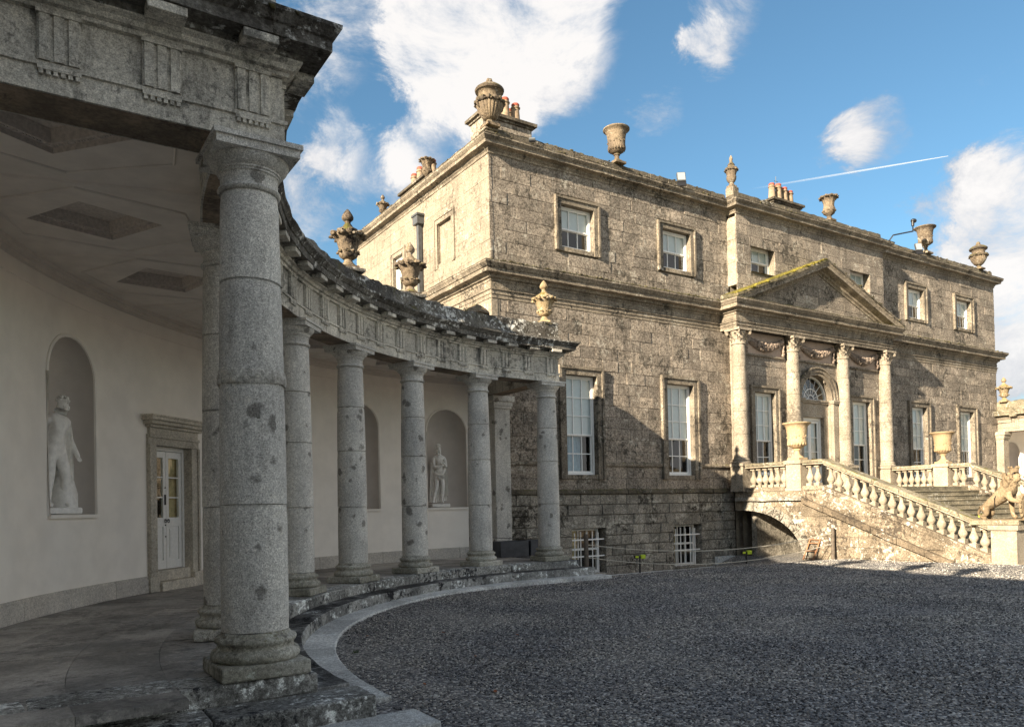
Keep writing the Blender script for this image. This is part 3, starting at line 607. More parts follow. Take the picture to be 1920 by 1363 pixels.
    for q, a in enumerate(angs[1:] if det else angs[10:]):
        tri_at(RF * math.cos(R(a)), RF * math.sin(R(a)), R(a + 180))
    tri_at(-RF, .155, 0) if det else None
    for x in (-8.885, -9.55, -10.215, -10.88): tri_at(x, EY, -PI / 2)
    for y in (9.35, 10.05, 10.75): tri_at(EX, y, 0)
    # recessed metope frames are read as thin fillets beside the triglyphs
    # parapet (blocking course) stones
    rd = random.Random(9); pst = subdiv_line([(-11.7, EY), A], .12)[:-1] + subdiv_line([A] + arc_pts(RF, 179.0, 87.6, .9) + [Bc], .12)[:-1] + subdiv_line([Bc, (EX, 11.52)], .12)
    i = 0
    while i < len(pst) - 1:
        n = rd.randint(7, 11); j = min(len(pst) - 1, i + n)
        if len(pst) - 1 - j < 4: j = len(pst) - 1
        seg = pst[i:j + 1]; h = rd.uniform(-.02, .02)
        if len(seg) > 2:
            mb = sweep(seg, [(.06 + h, z + .95), (.07, z + 1.02), (.0, z + 1.12), (-.02 + h, z + 1.34), (-.05, z + 1.38 + h), (-.40, z + 1.37 + h), (-.42, z + .95)], jit=.06)
            mb.build('parapet_stone', 'parapet' if det else 'coping', root, smooth=35)
        i = j
    if det:   # lumps of moss and lichen along cornice edge and parapet
        mb = MB(); rd2 = random.Random(2)
        for k in range(900):
            p = rd2.choice(fine); q = rd2.choice(((.30, .925), (.34, .90), (.2, .945), (-.02, 1.12), (-.08, 1.36), (-.2, 1.37), (-.33, 1.36)))
            r_ = math.hypot(p[0], p[1]); nx, ny = (-p[0] / r_, -p[1] / r_) if p[1] > .3 and p[0] < .3 else ((0, -1) if p[1] < .3 else (1, 0))
            c = (p[0] + nx * q[0] + rd2.uniform(-.02, .02), p[1] + ny * q[0] + rd2.uniform(-.02, .02), z + q[1] + rd2.uniform(-.01, .01)); mb.ball(c, rd2.uniform(.012, .034), 6, 4, (1, 1, .6), .3)
        mb.build('moss_clumps', 'moss', root, kind='stuff', fix=False)
    # roof
    prof = [(RF + .42, z + .97), (RF + .45, z + 1.0), (10.4, z + (1.75 if det else 1.42)), (RW + .5, z + 1.2), (RW + .5, z + .97)]
    mb = MB(); n = 48; V = []; k = len(prof)
    for i in range(n + 1):
        a = R(179.5 - 91.8 * i / n); V += [(r * math.cos(a), r * math.sin(a), zz) for r, zz in prof]
    mb.add(V, [(i * k + j, i * k + (j + 1) % k, (i + 1) * k + (j + 1) % k, (i + 1) * k + j) for i in range(n) for j in range(k)] + [tuple(range(k)), tuple(n * k + j for j in reversed(range(k)))])
    mb.build('roof', 'slateblue', root)
    # back wall with arched niches and a door opening
    zc = 5.03
    niches = [(144.12, 149.78), (104.83, 110.5), (91.57, 97.5), (157.5, 163.2)] if det else [(144.12, 149.78), (104.83, 110.5), (91.57, 97.5)]
    door = (131.75, 136.57)
    sill, spring = 1.68, 3.62
    mb = MB()
    def quad(a0, a1, z0, z1, z0b=None, z1b=None):
        z0b = z0 if z0b is None else z0b; z1b = z1 if z1b is None else z1b
        c0, s0, c1, s1 = math.cos(R(a0)), math.sin(R(a0)), math.cos(R(a1)), math.sin(R(a1))
        mb.add([(RW * c0, RW * s0, z0), (RW * c1, RW * s1, z0b), (RW * c1, RW * s1, z1b), (RW * c0, RW * s0, z1)], [(0, 1, 2, 3)])
    cuts = sorted(niches + [door]); a = 87.4; fl = PLZ - .1
    def plainspan(a0, a1):
        n = max(1, int((a1 - a0) / 1.2))
        for i in range(n): quad(a0 + (a1 - a0) * i / n, a0 + (a1 - a0) * (i + 1) / n, fl, zc)
    for c in cuts:
        plainspan(a, c[0]); n = 14
        if c == door:
            for i in range(4): quad(c[0] + (c[1] - c[0]) * i / 4, c[0] + (c[1] - c[0]) * (i + 1) / 4, 2.83, zc)
        else:
            hw = R((c[1] - c[0]) / 2) * RW
            for i in range(n):
                u0, u1 = -math.cos(PI * i / n), -math.cos(PI * (i + 1) / n); m_ = (c[0] + c[1]) / 2; h_ = (c[1] - c[0]) / 2
                t0 = spring + hw * math.sqrt(max(0, 1 - u0 * u0)); t1 = spring + hw * math.sqrt(max(0, 1 - u1 * u1))
                quad(m_ + u0 * h_, m_ + u1 * h_, fl, sill); quad(m_ + u0 * h_, m_ + u1 * h_, t0, zc, t1, zc)
        a = c[1]
    plainspan(a, 179.8)
    mb.build('plaster_wall', 'plaster', root)
    sh = MB(); sh.arc(RW + .55, RW + .75, 182, 87.6, -.5, 6.0, 60); sh.build('outer_wall', 'basement', root)
    # niche shells and their rims
    for c in niches:
        m_ = (c[0] + c[1]) / 2; hw = R((c[1] - c[0]) / 2) * RW; cx, cy_ = RW * math.cos(R(m_)), RW * math.sin(R(m_)); ox, oy = math.cos(R(m_)), math.sin(R(m_)); tx, ty = -oy, ox
        mb = MB(); n = 16; V = []
        sag = lambda u: RW * math.cos(R(abs(u) * (c[1] - c[0]) / 2)) - RW
        zs = [sill + (spring - sill) * i / 6 for i in range(7)]
        for zz in zs:
            for i in range(n + 1):
                ph = PI * i / n; u = -math.cos(ph) * hw; d = math.sin(ph) * .46; V.append((cx + tx * u + ox * (d + sag(u / hw)), cy_ + ty * u + oy * (d + sag(u / hw)), zz))
        for k in range(1, 9):
            al = PI / 2 * k / 8
            for i in range(n + 1):
                ph = PI * i / n; u = -math.cos(ph) * hw * math.cos(al); d = math.sin(ph) * .46 * math.cos(al); V.append((cx + tx * u + ox * (d + sag(u / hw)), cy_ + ty * u + oy * (d + sag(u / hw)), spring + hw * math.sin(al)))
        rows = len(zs) + 8; F = [(r_ * (n + 1) + i, r_ * (n + 1) + i + 1, (r_ + 1) * (n + 1) + i + 1, (r_ + 1) * (n + 1) + i) for r_ in range(rows - 1) for i in range(n)]
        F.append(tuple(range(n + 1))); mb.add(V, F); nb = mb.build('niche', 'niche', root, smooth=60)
        pt = []
        for zz in (sill - .02, spring): pt.append((-hw - .03, zz))
        for i in range(1, 16): pt.append(((-hw - .03) * math.cos(PI * i / 16), spring + (hw + .03) * math.sin(PI * i / 16)))
        pt += [(hw + .03, spring), (hw + .03, sill - .02)]
        P = [(cx + tx * u + ox * (sag(u / hw) - .005), cy_ + ty * u + oy * (sag(u / hw) - .005), zz) for u, zz in pt]
        mb = MB(); mb.tube(P, .028, 6); mb.arc(RW - .05, RW + .08, c[0] - .2, c[1] + .2, sill - .05, sill, 5); mb.build('niche_rim', 'plaster', nb, smooth=40)
    # skirting, picture rail, ceiling moulding
    rd = random.Random(12); a = 87.5
    while a < 179.5:
        b = min(179.8, a + rd.uniform(4.5, 6.5))
        for s0, s1 in ([(a, b)] if (b < 130.2 or a > 137.6) else [(a, min(b, 130.2))] if a < 130.2 else [(max(a, 137.6), b)] if b > 137.6 else []):
            mb = MB(); mb.arc(RW - .05, RW, s0 + .03, s1 - .03, PLZ - .05, .60, 4); mb.arc(RW - .03, RW, s0 + .03, s1 - .03, .60, .635, 4); mb.build('skirting_stone', 'skirt' if det else 'plaster', root)
        a = b
    mb = MB(); mb.arc(RW - .02, RW, 87.5, 179.8, 4.68, 4.70, 60); mb.build('wall_fillet', 'plaster', root)
    mb = MB(); mb.arc(RW - .06, RW, 87.5, 179.8, 4.90, 4.94, 60); mb.arc(RW - .10, RW, 87.5, 179.8, 4.94, 4.98, 60); mb.arc(RW - .15, RW, 87.5, 179.8, 4.98, zc, 60); mb.build('ceiling_cornice', 'ceiling', root)
    # ceiling with sunk lozenge coffers
    def P3(r, a_, zz): return (r * math.cos(R(a_)), r * math.sin(R(a_)), zz)
    r0, r1 = RF + .44, RW; rm = (r0 + r1) / 2; ceil = MB(); nb = 0
    bays = [(TH[i], TH[i + 1]) for i in range(7)]
    for (b0, b1) in bays + [(TH[7], 86.9)]:
        if b0 - b1 < 8:
            ceil.add([P3(r0, b0, zc), P3(r1, b0, zc), P3(r1, b1, zc), P3(r0, b1, zc)], [(0, 1, 2, 3)]); continue
        bm_ = (b0 + b1) / 2; hr = .72; ha = 3.4
        out8 = [P3(r0, b0, zc), P3(rm, b0, zc), P3(r1, b0, zc), P3(r1, bm_, zc), P3(r1, b1, zc), P3(rm, b1, zc), P3(r0, b1, zc), P3(r0, bm_, zc)]
        def loz(k, zz): return [P3(rm, bm_ + ha * k, zz), P3(rm + hr * k, bm_, zz), P3(rm, bm_ - ha * k, zz), P3(rm - hr * k, bm_, zz)]
        L0 = loz(1, zc); V = out8 + L0
        ceil.add(V, [(0, 1, 8), (1, 2, 8), (2, 3, 9), (2, 9, 8), (3, 4, 9), (4, 5, 10), (4, 10, 9), (5, 6, 10), (6, 7, 11), (6, 11, 10), (7, 0, 11), (0, 8, 11)])
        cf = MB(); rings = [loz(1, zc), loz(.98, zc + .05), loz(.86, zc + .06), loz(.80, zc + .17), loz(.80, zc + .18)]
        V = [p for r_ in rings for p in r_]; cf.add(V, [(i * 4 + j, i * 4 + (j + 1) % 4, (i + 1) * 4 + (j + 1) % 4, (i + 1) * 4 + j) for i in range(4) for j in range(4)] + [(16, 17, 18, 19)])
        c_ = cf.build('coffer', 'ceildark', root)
        dn = MB(); Lq = loz(.93, zc + .055)
        for q in range(4):
            p0, p1 = Vector(Lq[q]), Vector(Lq[(q + 1) % 4])
            for k in range(9):
                if k % 3 == 2: cc = p0.lerp(p1, (k + .5) / 9); dn.ball(cc, .03, 6, 4, (1, 1, .5)); continue
                for s_ in range(3): cc = p0.lerp(p1, (k + .2 + .3 * s_) / 9); dn.ball(cc, .017, 4, 3, (1, 1, .8))
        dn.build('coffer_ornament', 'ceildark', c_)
        # ribs around the coffer
        rb = MB(); hex_ = [(rm - .05, bm_ + 5.6), (r1 - .35, bm_ + 2.6), (r1 - .35, bm_ - 2.6), (rm - .05, bm_ - 5.6), (r0 + .25, bm_ - 2.6), (r0 + .25, bm_ + 2.6)]
        for q in range(6):
            (ra, aa), (rb_, ab) = hex_[q], hex_[(q + 1) % 6]
            p0, p1 = Vector(P3(ra, aa, zc - .004)), Vector(P3(rb_, ab, zc - .004)); rb.tube([p0, p1], .014, 4)
        rb.build('ceiling_rib', 'ceiling', root)
        rb = MB(); rb.tube([P3(r0, b0, zc), P3(r1, b0, zc)], .02, 4); rb.build('ceiling_rib', 'ceiling', root)
    ceil.add([(-RW, .38, zc - .001), (-RF - .44, .38, zc - .001), (-RF - .44, -.5, zc - .001), (-RW, -.5, zc - .001)], [(0, 1, 2, 3)]) if False else None
    ceil.build('ceiling', 'ceiling', root)
    if det: colonnade_door(root, door)
    MIR[0] = None
    return root
def colonnade_door(root, dr):
    mid = (dr[0] + dr[1]) / 2; cx, cy_ = RW * math.cos(R(mid)), RW * math.sin(R(mid)); ox, oy = math.cos(R(mid)), math.sin(R(mid)); tx, ty = oy, -ox   # u to the right as seen from the court
    hw = .475
    T = lambda u, d, zz: (cx + tx * u + ox * d, cy_ + ty * u + oy * d, zz)
    def bx(mb, u0, u1, d0, d1, z0, z1): mb.hexa([T(u0, d0, z0), T(u1, d0, z0), T(u1, d1, z0), T(u0, d1, z0), T(u0, d0, z1), T(u1, d0, z1), T(u1, d1, z1), T(u0, d1, z1)])
    f = MB()
    for s in (-1, 1):
        a, b = sorted((s * (hw + .0), s * (hw + .2))); bx(f, a, b, -.07, .30, .62, 2.83); a, b = sorted((s * (hw + .15), s * (hw + .2))); bx(f, a, b, -.10, -.07, .62, 2.83)
        a, b = sorted((s * (hw - .0), s * (hw + .24))); bx(f, a, b, -.11, .28, PLZ - .02, .62)
    bx(f, -hw - .2, hw + .2, -.07, .3, 2.83, 3.0); bx(f, -hw - .2, hw + .2, -.10, -.07, 2.95, 3.0); bx(f, -hw - .17, hw + .17, -.08, .2, 3.0, 3.12)
    bx(f, -hw - .22, hw + .22, -.13, .2, 3.12, 3.17); bx(f, -hw - .27, hw + .27, -.20, .2, 3.17, 3.23); bx(f, -hw - .32, hw + .32, -.25, .2, 3.23, 3.29); bx(f, -hw - .34, hw + .34, -.27, .2, 3.29, 3.32)
    f.build('door_surround', 'doorstone', root, bevel=.006)
    MB_ = MB(); bx(MB_, -hw - .0, hw + .0, -.16, .3, PLZ - .02, .52); bx(MB_, -hw, hw, -.02, .3, .52, .70); MB_.build('door_sill', 'doorstone', root, bevel=.01)
    fr = MB()
    for s in (-1, 1): a, b = sorted((s * hw, s * (hw - .05))); bx(fr, a, b, .10, .18, .52 + .18, 2.83)
    bx(fr, -hw + .05, hw - .05, .10, .18, 2.76, 2.83); fr.build('door_frame', 'white', root)
    for s in (-1, 1):
        lf = MB(); a, b = (.004, .42) if s > 0 else (-.42, -.004)
        d0, d1 = .12, .165
        st = .07
        bx(lf, a, a + st, d0, d1, .71, 2.75); bx(lf, b - st, b, d0, d1, .71, 2.75); bx(lf, a + st, b - st, d0, d1, .71, .86); bx(lf, a + st, b - st, d0, d1, 2.64, 2.75); bx(lf, a + st, b - st, d0, d1, 1.44, 1.60)
        bx(lf, a + st, b - st, d0 + .02, d1, .86, 1.44)
        bx(lf, a + st + .03, b - st - .03, d0 + .008, d0 + .02, .90, 1.40); bx(lf, a + st + .05, b - st - .05, d0 + .003, d0 + .008, .93, 1.37)
        for zz in (1.95, 2.30): bx(lf, a + st, b - st, d0 + .005, d1, zz - .012, zz + .012)
        door = lf.build('door', 'white', root, bevel=.003)
        for k, (z0, z1) in enumerate(((1.60, 1.938), (1.962, 2.288), (2.312, 2.64))):
            g = MB(); bx(g, a + st, b - st, .14, .145, z0, z1); g.build('pane', 'glass', door)
        h = MB(); u = a + .035 if s > 0 else b - .035; cpt = T(u, .11, 1.56); h.tube([T(u + .025 * math.cos(q), .10, 1.54 + .03 * math.sin(q)) for q in [i * PI / 5 for i in range(10)]], .006, 6, closed=True); h.ball(cpt, .014); h.build('door_handle', 'iron', door)
    k = MB(); bx(k, -.045, -.02, .10, .12, 1.82, 2.0); k.ball(T(-.03, .11, 2.12), .012); k.ball(T(-.03, .11, 1.47), .012); k.ball(T(-.03, .11, 1.27), .012); k.build('door_lock', 'iron', root)
    rm = MB(); bx(rm, -.6, -.05, .9, .92, .5, 2.9); bx(rm, -.6, .6, .35, .9, .48, .5); rm.build('dark_interior', 'room', root)
    rm = MB(); bx(rm, -.02, .40, .20, .21, 1.5, 2.72); bx(rm, -.36, -.16, .22, .23, 1.5, 2.72); rm.build('glass_reflection_board', 'reflectroomgold', root)  # gold boards behind the panes, painted as the sunlit facade's reflection
colonnade(None)
colonnade(28.2)

# ================================================================ country house
HX0, HX1, HY1 = .5, 27.69, 21.0
house = empty('country_house', (14.1, 16, 0), 'large two storey classical stone country house with pedimented portico', 'country house')
BX0, BX1, BY = 9.86, 18.27, 11.15
rd = random.Random(21)
Lw = [(2.66, 4.30), (6.63, 8.29)]; Rw = [(20.35, 21.97), (24.1, 25.76)]
UZ = (8.98, 10.56); LZ = (2.42, 5.68); BZ = (-.32, .985)
front_open = []
for a, b in Lw + Rw: front_open += [(a, b, *UZ), (a, b, *LZ)]
base_open = [(3.04, 4.27, *BZ), (7.05, 8.26, *BZ)]
P0 = FY + .0    # core plane
for (u0, u1) in ((HX0, BX0), (BX1, HX1)):
    ops = [o for o in front_open if u0 < o[0] < u1]; bo = [o for o in base_open if u0 < o[0] < u1]
    op_in = [(a + .2, b - .2, c + .12, d - .2) for a, b, c, d in ops]
    core(house, 'front_wall', u0 + .0, u1, -.8, 11.6, op_in + bo, 'F', FY + .02, 'joint')
    op_st = [(a + .06, b - .06, c + .05, d - .06) for a, b, c, d in ops]
FR = []; BS = []
for (u0, u1) in ((HX0, BX0), (BX1, HX1)):
    ops = [(a + .06, b - .06, c + .05, d - .06) for a, b, c, d in front_open if u0 < a < u1]; bo = [o for o in base_open if u0 < o[0] < u1]
    FR += courses(u0, u1, 2.92, 7.32, .335, .45, .85, ops, rd); FR += courses(u0, u1, 2.12, 2.80, .34, .45, .85, ops, rd)
    FR += courses(u0, u1, 8.25, 11.30, .34, .55, 1.0, ops, rd)
    BS += courses(u0, u1, -.75, 1.98, .31, .38, .78, bo, rd)
# side wall
side_open = [(13.46, 14.75, 8.90, 10.45), (16.80, 17.95, 8.72, 10.30)]
core(house, 'side_wall', FY + .3, HY1, -.8, 11.6, [(a + .14, b - .14, c + .14, d - .14) for a, b, c, d in side_open], 'W', HX0 - .0, 'side')
SD = courses(FY, HY1, 8.25, 11.30, .34, .55, 1.0, [(a + .06, b - .06, c + .06, d - .06) for a, b, c, d in side_open], rd) + courses(FY, HY1, 5.0, 7.32, .34, .55, 1.0, [], rd)
# breakfront
bo_ops = [(10.55, 11.80, 9.42, 10.36), (16.12, 17.36, 9.42, 10.36), (10.30, 11.80, 2.42, 5.58), (15.72, 17.32, 2.42, 5.58), (12.62, 15.02, 2.0, 5.30), (12.9, 14.8, 5.30, 6.2)]
core(house, 'portico_wall', BX0, BX1, -.8, 11.6, bo_ops[:2] + [(a + .2, b - .2, c, d - .2) for a, b, c, d in bo_ops[2:4]] + [(13.0, 14.72, 2.0, 6.12)], 'F', BY + .02, 'joint')
def in_arch(u, v): return (u - 13.86) ** 2 + (max(0, v - 5.28)) ** 2 < 1.12 ** 2 and v > 2
PF = [s for s in courses(BX0, BX1, 2.12, 6.60, .335, .45, .85, bo_ops[2:5], rd, skip=in_arch)] + courses(BX0, BX1, 8.25, 11.30, .34, .5, .95, bo_ops[:2], rd)
lay(house, 'ashlar_block', FR + [], 'F', FY + .03, 'ashlar', .008, .006, .036, .008, 300, rd)
lay(house, 'portico_ashlar_block', PF, 'F', BY + .03, 'ashlar', .008, .006, .036, .008, 220, rd)
lay(house, 'basement_block', BS, 'F', FY + .02, 'basement', .035, .016, .06, .018, 240, rd)
lay(house, 'side_ashlar_block', SD, 'W', HX0 + .01, 'side', .005, .004, .02, .004, 200, rd)
MB().box(HX0 + .0, HX0 + .25, FY - .012, FY + .2, 2.0, 7.3).build('corner_quoin', 'side', house)
# breakfront returns
for x, s in ((BX0, -1), (BX1, 1)):
    for i in range(12):
        z0 = 2.05 + .76 * i
        if 7.2 < z0 < 8.2: continue
        MB().box(x - .012 if s < 0 else x - .3, x + .3 if s < 0 else x + .012, BY + .02, FY + .1, z0 + .004, min(z0 + .754, 11.3)).build('return_block', 'column', house)
# solid body so that no light leaks and the back has an outline
mb = MB(); mb.box(HX0 + .9, HX1 - .05, FY + 1.0, HY1, -.8, 11.5); mb.build('inner_mass', 'room', house)
mb = MB(); mb.box(HX1 - .04, HX1 - .01, FY + .05, HY1, -.8, 11.5); mb.box(HX0 + .3, HX1 - .06, HY1 - .02, HY1 + .1, -.8, 11.5); mb.build('rear_wall', 'ashlar', house)
# cornices: path runs from the back left corner, along the front and to the back right
def ring(y, x0, x1, brk, by):
    p = [(x0, HY1), (x0, y), (brk[0], y), (brk[0], by), (brk[1], by), (brk[1], y), (x1, y), (x1, HY1)]
    return p
def cseg(p, step=.25):
    q = subdiv_line([(a[0], a[1], 0) for a in p], step); return [(v.x, v.y) for v in q]
wp = cseg(ring(FY, HX0, HX1, (BX0, BX1), BY))
# heading: down the left side (-Y), then +X: outward is to the right of heading
midp = cseg(ring(FY, HX0, HX1, (9.42, 18.22), 10.86))
def moulding(path, prof, name, mat, jit=0.): return sweep(path, prof, jit=jit).build(name, mat, house, smooth=28)
moulding(midp, [(0, 7.33), (.02, 7.33), (.02, 7.43), (.04, 7.435), (.04, 7.53), (.075, 7.55), (.075, 7.58), (0, 7.60)], 'architrave', 'trim', .006)
moulding(midp, [(0, 7.60), (.03, 7.60), (.045, 7.68), (.03, 7.78), (0, 7.78)], 'frieze', 'trim', .004)
moulding(midp, [(0, 7.78), (.05, 7.78), (.06, 7.84), (.12, 7.86), (.14, 7.93), (.30, 7.95), (.30, 8.06), (.33, 8.07), (.37, 8.14), (.40, 8.17), (.40, 8.21), (0, 8.29)], 'cornice', 'trim', .012)
moulding(midp, [(0, 8.292), (.40, 8.213), (.405, 8.23), (.38, 8.245), (0, 8.315)], 'cornice_weathering', 'corntop', .02)
moulding(wp, [(0, 11.27), (.03, 11.27), (.035, 11.33), (.07, 11.36), (.08, 11.42), (.24, 11.44), (.24, 11.52), (.28, 11.55), (.32, 11.60), (.32, 11.64), (0, 11.72)], 'top_cornice', 'trim', .015)
moulding(wp, [(0, 11.722), (.325, 11.642), (.33, 11.665), (.30, 11.68), (0, 11.75)], 'cornice_weathering', 'corntop', .025)
for (x0, x1, yy) in ((HX0, 2.62, FY), (4.34, 6.59, FY), (8.33, BX0, FY), (BX1, 20.31, FY), (22.01, 24.06, FY), (25.80, HX1, FY), (BX0, 10.28, BY), (11.82, 12.66, BY), (15.06, 15.70, BY), (17.34, BX1, BY)):
    sweep(cseg([(x0, yy), (x1, yy)]), [(0, 2.80), (.05, 2.80), (.07, 2.83), (.07, 2.89), (.05, 2.92), (0, 2.92)], jit=.004).build('sill_band', 'trim', house, smooth=28)
# water table: projecting rough stones above the basement
def rowstones(name, mat, x0, x1, y0, y1, z0, z1, L, jit=.02, r_=rd):
    x = x0
    while x < x1 - .01:
        l = min(L * r_.uniform(.75, 1.25), x1 - x); l = x1 - x if x1 - x - l < .2 else l
        mb = MB(); n = 5; V = []; j = r_.uniform(-.012, .012)
        for i in range(n + 1):
            xx = x + .006 + (l - .012) * i / n; V += [(xx, y0 + j, z0), (xx, y1, z0), (xx, y1, z1), (xx, y0 + j + .03, z1)]
        mb.add(V, [(i * 4 + k, i * 4 + (k + 1) % 4, (i + 1) * 4 + (k + 1) % 4, (i + 1) * 4 + k) for i in range(n) for k in range(4)] + [(3, 2, 1, 0), tuple(n * 4 + k for k in range(4))])
        jitterize(mb, jit, 6).build(name, mat, house, smooth=35, bevel=.01); x += l
rowstones('water_table_stone', 'corntop', HX0, 9.44, FY - .10, FY + .1, 1.99, 2.12, .7); rowstones('water_table_stone', 'corntop', 18.2, HX1, FY - .10, FY + .1, 1.99, 2.12, .8)
rowstones('blocking_stone', 'corntop', HX0 - .05, BX0, FY + .02, FY + .4, 11.70, 12.02, .95, .03); rowstones('blocking_stone', 'corntop', BX0, BX1, BY + .02, BY + .4, 11.70, 12.02, .95, .03); rowstones('blocking_stone', 'corntop', BX1, HX1, FY + .02, FY + .4, 11.70, 12.02, .95, .03)
y = FY + .4
while y < HY1:
    l = rd.uniform(.7, 1.2); mb = MB(); mb.box(HX0 - .02, HX0 + .36, y + .005, min(HY1, y + l) - .005, 11.70, 11.93); jitterize(mb, .02, 5).build('blocking_stone', 'side', house, bevel=.015); y += l
# moss clumps on cornice edges
mb = MB(); rm2 = random.Random(5)
for (y_, z_, x0, x1, n_) in ((FY - .28, 11.67, .3, 27.6, 260), (BY - .28, 11.67, BX0, BX1, 80), (FY - .36, 8.24, .3, 9.4, 260), (FY - .36, 8.24, 18.3, 27.6, 120), (FY + .1, 12.03, .5, 27.6, 160)):
    for k in range(n_): mb.ball((rm2.uniform(x0, x1), y_ + rm2.uniform(-.04, .12), z_ + rm2.uniform(-.01, .02)), rm2.uniform(.015, .045), 6, 4, (1.4, 1, .6), .3)
for k in range(160): mb.ball((HX0 - .28 + rm2.uniform(-.03, .1), rm2.uniform(FY, 20.5), 11.67), rm2.uniform(.015, .045), 6, 4, (1, 1.4, .6), .3)
mb.build('moss_clumps', 'moss', house, kind='stuff', fix=False)
# roof
roofp = [(1.0, 12.0, 11.98), (27.2, 12.0, 11.98), (25.6, 13.6, 13.1), (2.7, 13.6, 13.1)]
mb = MB(); mb.box(HX0 + .3, HX1 - .2, FY + .35, HY1 - .3, 11.5, 11.98)
b4 = [(.95, 11.9), (27.25, 11.9), (27.25, 20.7), (.95, 20.7)]; t4 = [(2.8, 13.6), (25.4, 13.6), (25.4, 18.9), (2.8, 18.9)]
mb.add([(x, y, 11.985) for x, y in b4] + [(x, y, 13.05) for x, y in t4], [(0, 1, 5, 4), (1, 2, 6, 5), (2, 3, 7, 6), (3, 0, 4, 7), (4, 5, 6, 7)]); mb.build('roof', 'slate', house)
mb = MB()   # slate courses as lapped strips
for i in range(9):
    t0, t1 = i / 9, (i + 1) / 9; ya, yb = 11.9 + 1.7 * t0, 11.9 + 1.7 * t1; za, zb = 11.985 + 1.065 * t0, 11.985 + 1.065 * t1; x0, x1 = .95 + 1.85 * t0, 27.25 - 1.85 * t0
    x = x0
    while x < x1:
        w = .3; mb.hexa([(x, ya, za + .02), (x + w - .01, ya, za + .02), (x + w - .01, yb, zb + .005), (x, yb, zb + .005), (x, ya, za + .04 + rd.uniform(0, .008)), (x + w - .01, ya, za + .04 + rd.uniform(0, .008)), (x + w - .01, yb, zb + .015), (x, yb, zb + .015)]); x += w
mb.build('slates', 'slate', house, kind='stuff', fix=False)
# pediment
pc, pz, px0, px1 = 13.83, 8.21, 9.12, 18.52; ap = 10.04
mb = MB(); mb.add([(px0 + .6, 10.95, pz), (px1 - .6, 10.95, pz), (pc, 10.95, ap - .28), (px0 + .6, 11.2, pz), (px1 - .6, 11.2, pz), (pc, 11.2, ap - .28)], [(0, 1, 2), (0, 3, 4, 1), (1, 4, 5, 2), (2, 5, 3, 0)]); mb.build('tympanum', 'joint', house)
tz = pz + .06; q = 0
while tz < ap - .45:      # tympanum stones, trimmed to the slope
    hgt = .32; k0 = (px1 - px0 - 1.3) / 2 * (1 - (tz + .0 - pz) / (ap - .3 - pz)); k1 = (px1 - px0 - 1.3) / 2 * (1 - (tz + hgt - pz) / (ap - .3 - pz)); k1 = max(0, k1)
    x = pc - k0; first = True
    while x < pc + k0 - .05:
        l = rd.uniform(.6, .95); l = pc + k0 - x if pc + k0 - x - l < .45 else l
        cl = lambda xx: min(max(xx, pc - k1), pc + k1); mb = MB(); yf = 10.925 + rd.uniform(-.006, .006)
        mb.hexa([(x + .005, yf, tz + .004), (x + l - .005, yf, tz + .004), (x + l - .005, 10.96, tz + .004), (x + .005, 10.96, tz + .004), (cl(x) + .005, yf, tz + hgt - .004), (max(cl(x) + .006, cl(x + l) - .005), yf, tz + hgt - .004), (max(cl(x) + .006, cl(x + l) - .005), 10.96, tz + hgt - .004), (cl(x) + .005, 10.96, tz + hgt - .004)])
        mb.build('tympanum_block', 'ashlar', house); x += l
    tz += hgt
L_ = math.hypot(pc - px0, ap - pz); sl_ = (ap - pz) / (pc - px0)
for s in (-1, 1):      # raking cornices
    x_end = px0 if s < 0 else px1
    rake = [(0, -.34), (.06, -.34), (.07, -.27), (.13, -.25), (.15, -.19), (.42, -.17), (.42, -.09), (.46, -.04), (.47, .0), (0, .04)]
    n = 40; V = []; k = len(rake)
    for i in range(n + 1):
        t = i / n; x = x_end + (pc - x_end) * t; z_ = pz + (ap - pz) * t
        for (p_, h_) in rake:
            jj = mnoise.noise(Vector((x * 5, p_ * 9, h_ * 9))) * .012
            zz = z_ + h_ / math.cos(math.atan(sl_)) + .04; V.append((x, 10.95 - p_ + jj, max(zz + jj, pz + .0 if i < 6 else -9)))
    mb = MB(); mb.add(V, [(i * k + j, i * k + (j + 1) % k, (i + 1) * k + (j + 1) % k, (i + 1) * k + j) for i in range(n) for j in range(k)] + [tuple(range(k)), tuple(n * k + j for j in range(k))]); mb.build('raking_cornice', 'trim', house, smooth=30)
    m_ = 10
    for i in range(m_):
        t0, t1 = i / m_, (i + 1) / m_; mb = MB(); nn = 4; V = []
        for q in range(nn + 1):
            t = t0 + (t1 - t0) * q / nn + (.003 if q == 0 else -.003 if q == nn else 0); x = x_end + s * .05 * (1 - t) + (pc - x_end) * t; z_ = pz + (ap - pz) * t + .04
            V += [(x, 10.46, z_ + .0), (x, 11.2, z_ + .04), (x, 11.2, z_ + .16), (x, 10.48, z_ + .09)]
        mb.add(V, [(a * 4 + b, a * 4 + (b + 1) % 4, (a + 1) * 4 + (b + 1) % 4, (a + 1) * 4 + b) for a in range(nn) for b in range(4)] + [(3, 2, 1, 0), tuple(nn * 4 + b for b in range(4))])
        jitterize(mb, .03, 5).build('pediment_coping_stone', 'mossroof' if s < 0 else 'corntop', house, smooth=35)
    mb = MB()
    for i in range(260 if s < 0 else 130):
        t = rm2.random(); x = x_end + (pc - x_end) * t; z_ = pz + (ap - pz) * t + .13; mb.ball((x, rm2.uniform(10.45, 11.0), z_ + rm2.uniform(.0, .03)), rm2.uniform(.02, .06), 6, 4, (1.3, 1, .6), .35)
    mb.build('pediment_moss', 'mossyellow' if s < 0 else 'moss', house, kind='stuff', fix=False)

